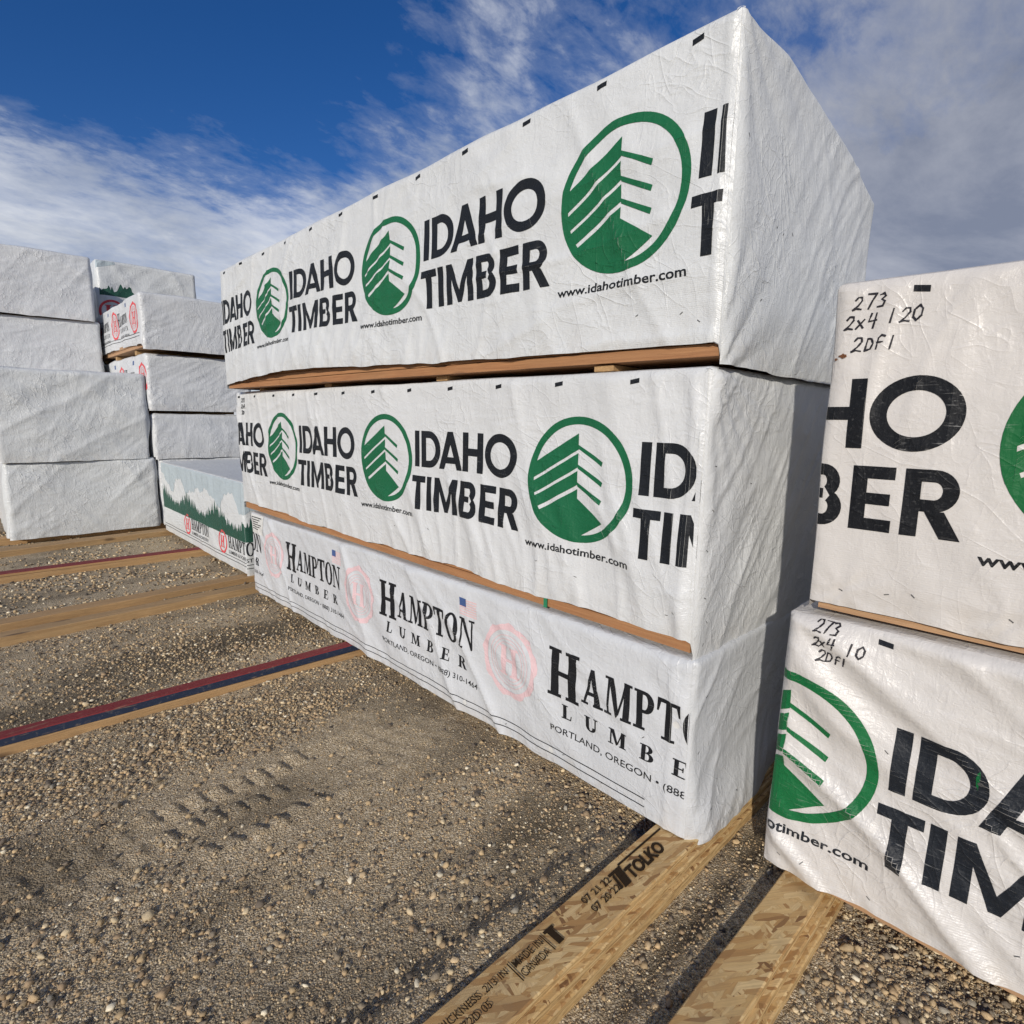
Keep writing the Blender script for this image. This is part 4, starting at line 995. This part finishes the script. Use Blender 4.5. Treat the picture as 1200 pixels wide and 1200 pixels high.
def ground_mat():
    m, t, b = newmat('sandy_gravel')
    o = nd(t, 'ShaderNodeTexCoord').outputs['Object']
    n1 = noise(t, o, 1.1, 6, .6, .3); n2 = noise(t, o, 11, 6, .7); n3 = noise(t, o, 120, 4, .7); n4 = noise(t, o, 420, 2, .6)
    c = mix(t, ramp(t, n1, [(.38, 0), (.62, 1)]), (.60, .47, .29), (.43, .335, .205))
    c = mix(t, ramp(t, n2, [(.35, 0), (.7, .7)]), c, (.56, .43, .25))
    c = mix(t, ramp(t, n3, [(.38, .6), (.47, 0)]), c, (.075, .06, .042))
    c = mix(t, ramp(t, n3, [(.56, 0), (.68, .6)]), c, (.42, .36, .27))
    c = mix(t, ramp(t, n4, [(.36, .45), (.45, 0)]), c, (.07, .056, .04))
    for gs, st in ((150, .75), (310, .6)):
        gv = nd(t, 'ShaderNodeTexVoronoi'); gv.inputs['Scale'].default_value = gs; t.links.new(o, gv.inputs['Vector'])
        gsep = nd(t, 'ShaderNodeSeparateColor'); t.links.new(gv.outputs['Color'], gsep.inputs[0])
        gc = ramp(t, gsep.outputs[0], [(0, (.07, .055, .038)), (.18, (.25, .19, .12)), (.55, (.53, .42, .27)), (.8, (.72, .60, .42)), (.93, (.86, .76, .58))])
        c = mix(t, mth(t, 'MULTIPLY', ramp(t, gsep.outputs[1], [(.3, 0), (.5, 1)]), st), c, gc)
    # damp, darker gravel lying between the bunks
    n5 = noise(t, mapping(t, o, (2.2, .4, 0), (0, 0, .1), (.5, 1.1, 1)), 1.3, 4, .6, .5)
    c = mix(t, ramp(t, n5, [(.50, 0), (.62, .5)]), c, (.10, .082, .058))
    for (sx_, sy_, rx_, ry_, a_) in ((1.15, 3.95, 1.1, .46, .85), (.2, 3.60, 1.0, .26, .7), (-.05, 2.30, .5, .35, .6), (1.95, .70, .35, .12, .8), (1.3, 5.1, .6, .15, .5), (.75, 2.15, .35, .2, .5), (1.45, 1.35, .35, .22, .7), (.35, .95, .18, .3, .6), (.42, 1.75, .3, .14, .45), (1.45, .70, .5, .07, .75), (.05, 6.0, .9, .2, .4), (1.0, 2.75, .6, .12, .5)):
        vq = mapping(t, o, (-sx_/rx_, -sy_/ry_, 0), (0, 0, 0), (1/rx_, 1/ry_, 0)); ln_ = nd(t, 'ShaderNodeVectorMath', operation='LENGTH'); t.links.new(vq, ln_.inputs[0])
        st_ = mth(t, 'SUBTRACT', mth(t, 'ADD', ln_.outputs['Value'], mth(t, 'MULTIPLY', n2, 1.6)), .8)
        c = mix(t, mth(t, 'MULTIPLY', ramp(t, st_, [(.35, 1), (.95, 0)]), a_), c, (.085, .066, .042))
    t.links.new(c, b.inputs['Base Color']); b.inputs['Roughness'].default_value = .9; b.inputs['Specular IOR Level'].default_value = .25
    # grit
    v = nd(t, 'ShaderNodeTexVoronoi'); v.inputs['Scale'].default_value = 170; t.links.new(o, v.inputs['Vector'])
    v2 = nd(t, 'ShaderNodeTexVoronoi'); v2.inputs['Scale'].default_value = 75; t.links.new(o, v2.inputs['Vector'])
    h = mth(t, 'ADD', mth(t, 'MULTIPLY', v.outputs['Distance'], -.0070), mth(t, 'MULTIPLY', n3, .0045))
    h = mth(t, 'ADD', h, mth(t, 'MULTIPLY', v2.outputs['Distance'], -.004))
    h = mth(t, 'ADD', h, mth(t, 'MULTIPLY', n2, .008))
    bp = nd(t, 'ShaderNodeBump'); bp.inputs['Distance'].default_value = 1.0; bp.inputs['Strength'].default_value = .9
    t.links.new(h, bp.inputs['Height']); t.links.new(bp.outputs[0], b.inputs['Normal'])
    return m
me = bigmesh('ground', Vg, Fg); me.materials.append(ground_mat())
g = bpy.data.objects.new('ground', me); COL.objects.link(g); tag(g, kind='structure')

# pebbles
def ico(sub):
    bm = bmesh.new(); bmesh.ops.create_icosphere(bm, subdivisions=sub, radius=1.0)
    v = np.array([x.co[:] for x in bm.verts]); f = np.array([[q.index for q in x.verts] for x in bm.faces]); bm.free(); return v, f
def pebble_mat():
    m, t, b = newmat('pebbles')
    at = nd(t, 'ShaderNodeAttribute'); at.attribute_name = 'tone'
    o = nd(t, 'ShaderNodeTexCoord').outputs['Object']
    n = noise(t, o, 260, 4, .65)
    c = mix(t, n, (.55, .55, .55), (1.25, 1.25, 1.25)); 
    c2 = mix(t, 1.0, at.outputs['Color'], c, 'MULTIPLY')
    t.links.new(c2, b.inputs['Base Color']); b.inputs['Roughness'].default_value = .75
    bp = nd(t, 'ShaderNodeBump'); bp.inputs['Distance'].default_value = .002; bp.inputs['Strength'].default_value = .6
    t.links.new(n, bp.inputs['Height']); t.links.new(bp.outputs[0], b.inputs['Normal']); return m
PM = pebble_mat()
PAL = np.array([(.39, .29, .17), (.29, .21, .13), (.54, .44, .29), (.20, .165, .12), (.40, .29, .17), (.62, .56, .44), (.13, .105, .08), (.27, .245, .20), (.46, .35, .22), (.075, .062, .05)])
PW = np.array([.18, .18, .10, .15, .10, .045, .10, .06, .05, .035]); PW = PW/PW.sum()
rs = np.random.RandomState(11)
def density(x, y, floor=.10):
    n = fbm(x*1.1+5, y*1.3, 601, 3)+.35*fbm(x*2.6, y*2.6, 611, 2); n2 = fbm(x*4.1, y*4.1, 607, 2)
    q = (x-tr0[0])*tn[0]+(y-tr0[1])*tn[1]; s1 = (x-tr0[0])*tdir[0]+(y-tr0[1])*tdir[1]
    d = .36+1.15*n+.6*n2
    tb = np.exp(-(q/.34)**4)*np.exp(-((s1-.2)/1.9)**4); d = d-.55*tb; floor = floor*(1-.75*tb)
    d = d+.35*np.exp(-((q-.62)/.22)**2)
    d = d+.55*sst(1.25, 1.9, x+.35*n2+.2*n)*sst(1.7, 1.2, y)
    return np.clip(d, floor, 1.25)
def scatter(n, lo, hi, rmin, rmax, pw, sub, flatz=(.45, .8), floor=.10):
    x = rs.uniform(lo[0], hi[0], n); y = rs.uniform(lo[1], hi[1], n)
    keep = rs.rand(n) < density(x, y, floor)*.9
    # inside the view, with a margin
    d = np.stack([x, y, np.full(n, -CAM_H)], -1); R3 = np.array([rt[:], up[:], fw[:]])
    q = d@R3.T; keep &= (q[:, 2] > .2) & (np.abs(q[:, 0]) < q[:, 2]*1.25+.3) & (q[:, 1] > -q[:, 2]*1.25-.3)
    # not on boards
    for (a, b_, c, e) in ((.79, .975, -.02, 3), (.415, .575, .33, 3.1)):
        keep &= ~((y > a) & (y < b_) & (x > c) & (x < e))
    for (xa, ya0, ya1, xb, yb0, yb1, pr) in ((-1.3, 3.27, 3.385, 2.95, 3.10, 3.215, 1.), (-1.5, 4.70, 4.85, 2.6, 4.96, 5.11, .96), (-1.5, 5.0, 5.18, 2.6, 5.31, 5.47, .93), (-1.5, 6.68, 6.84, 2.9, 6.57, 6.73, .98), (-1.6, 7.62, 7.87, 2.95, 8.15, 8.37, .97)):
        tt = (x-xa)/(xb-xa); keep &= ~((y > ya0+(yb0-ya0)*tt) & (y < ya1+(yb1-ya1)*tt) & (x > xa) & (rs.rand(n) < pr))
    keep &= ~((x > 1.95) & (y > 1.1)) & ~((x > 2.3))
    x = x[keep]; y = y[keep]; n = len(x)
    r = rmin*(rmax/rmin)**(rs.rand(n)**pw)
    v, f = ico(sub)
    nvv = len(v)
    def shape():
        w_ = v*(1+.55*(rs.rand(nvv, 1)-.5))+.12*(rs.rand(nvv, 3)-.5); return w_
    var = np.stack([shape() for _ in range(14)])
    vid = rs.randint(0, 14, n); th = rs.rand(n)*2*pi
    sx = rs.uniform(.8, 1.25, n); sy = rs.uniform(.6, 1.0, n); sz = rs.uniform(flatz[0], flatz[1], n)
    P = var[vid]*np.stack([sx, sy, sz], -1)[:, None, :]*r[:, None, None]
    tl = rs.uniform(-.5, .5, n)[:, None]; Px = P[..., 0]*np.cos(tl)-P[..., 2]*np.sin(tl); Pz = P[..., 0]*np.sin(tl)+P[..., 2]*np.cos(tl)
    c, s_ = np.cos(th)[:, None], np.sin(th)[:, None]
    WX = Px*c-P[..., 1]*s_+x[:, None]; WY = Px*s_+P[..., 1]*c+y[:, None]; WZ = Pz+(ground_h(x, y)+r*sz*rs.uniform(.05, .7, n))[:, None]
    V = np.stack([WX, WY, WZ], -1).reshape(-1, 3); F = (f[None]+(np.arange(n)*nvv)[:, None, None]).reshape(-1, 3)
    col = np.array([1.36, 1.33, 1.24])*PAL[rs.choice(len(PAL), n, p=PW)]*rs.uniform(.75, 1.2, (n, 1)); col = np.repeat(col, nvv, axis=0)
    return V, F, col
sets = [scatter(230000, (-.6, -.2), (2.4, 3.1), .0014, .0046, 1.9, 1, floor=.55),
        scatter(24000, (-.8, -.2), (2.4, 3.3), .0042, .0115, 2.2, 2, floor=.22),
        scatter(80000, (-1.8, 2.6), (2.4, 5.6), .0030, .0115, 2.0, 1, floor=.35),
        scatter(36000, (-3.0, 5.2), (2.3, 9.5), .008, .018, 1.4, 1),
        scatter(900, (-1.0, -.2), (2.4, 5.2), .009, .019, 2.6, 2, (.5, .8)), scatter(9000, (.5, -.2), (2.4, 1.9), .0045, .013, 2.6, 2, floor=.35)]
V_, F_, C_ = [], [], []; b0 = 0
for V, F, c in sets:
    V_.append(V); F_.append(F+b0); C_.append(c); b0 += len(V)
V_ = np.concatenate(V_); F_ = np.concatenate(F_); C_ = np.concatenate(C_)
me = bigmesh('gravel', V_, F_, True); me.materials.append(PM)
ca = me.color_attributes.new('tone', 'FLOAT_COLOR', 'POINT'); ca.data.foreach_set('color', np.concatenate([C_, np.ones((len(C_), 1))], 1).astype(np.float32).ravel())
o = bpy.data.objects.new('gravel', me); COL.objects.link(o); tag(o, 'loose tan and grey pebbles scattered over sandy ground', 'gravel', kind='stuff')
print('pebble verts', len(V_), 'faces', len(F_))
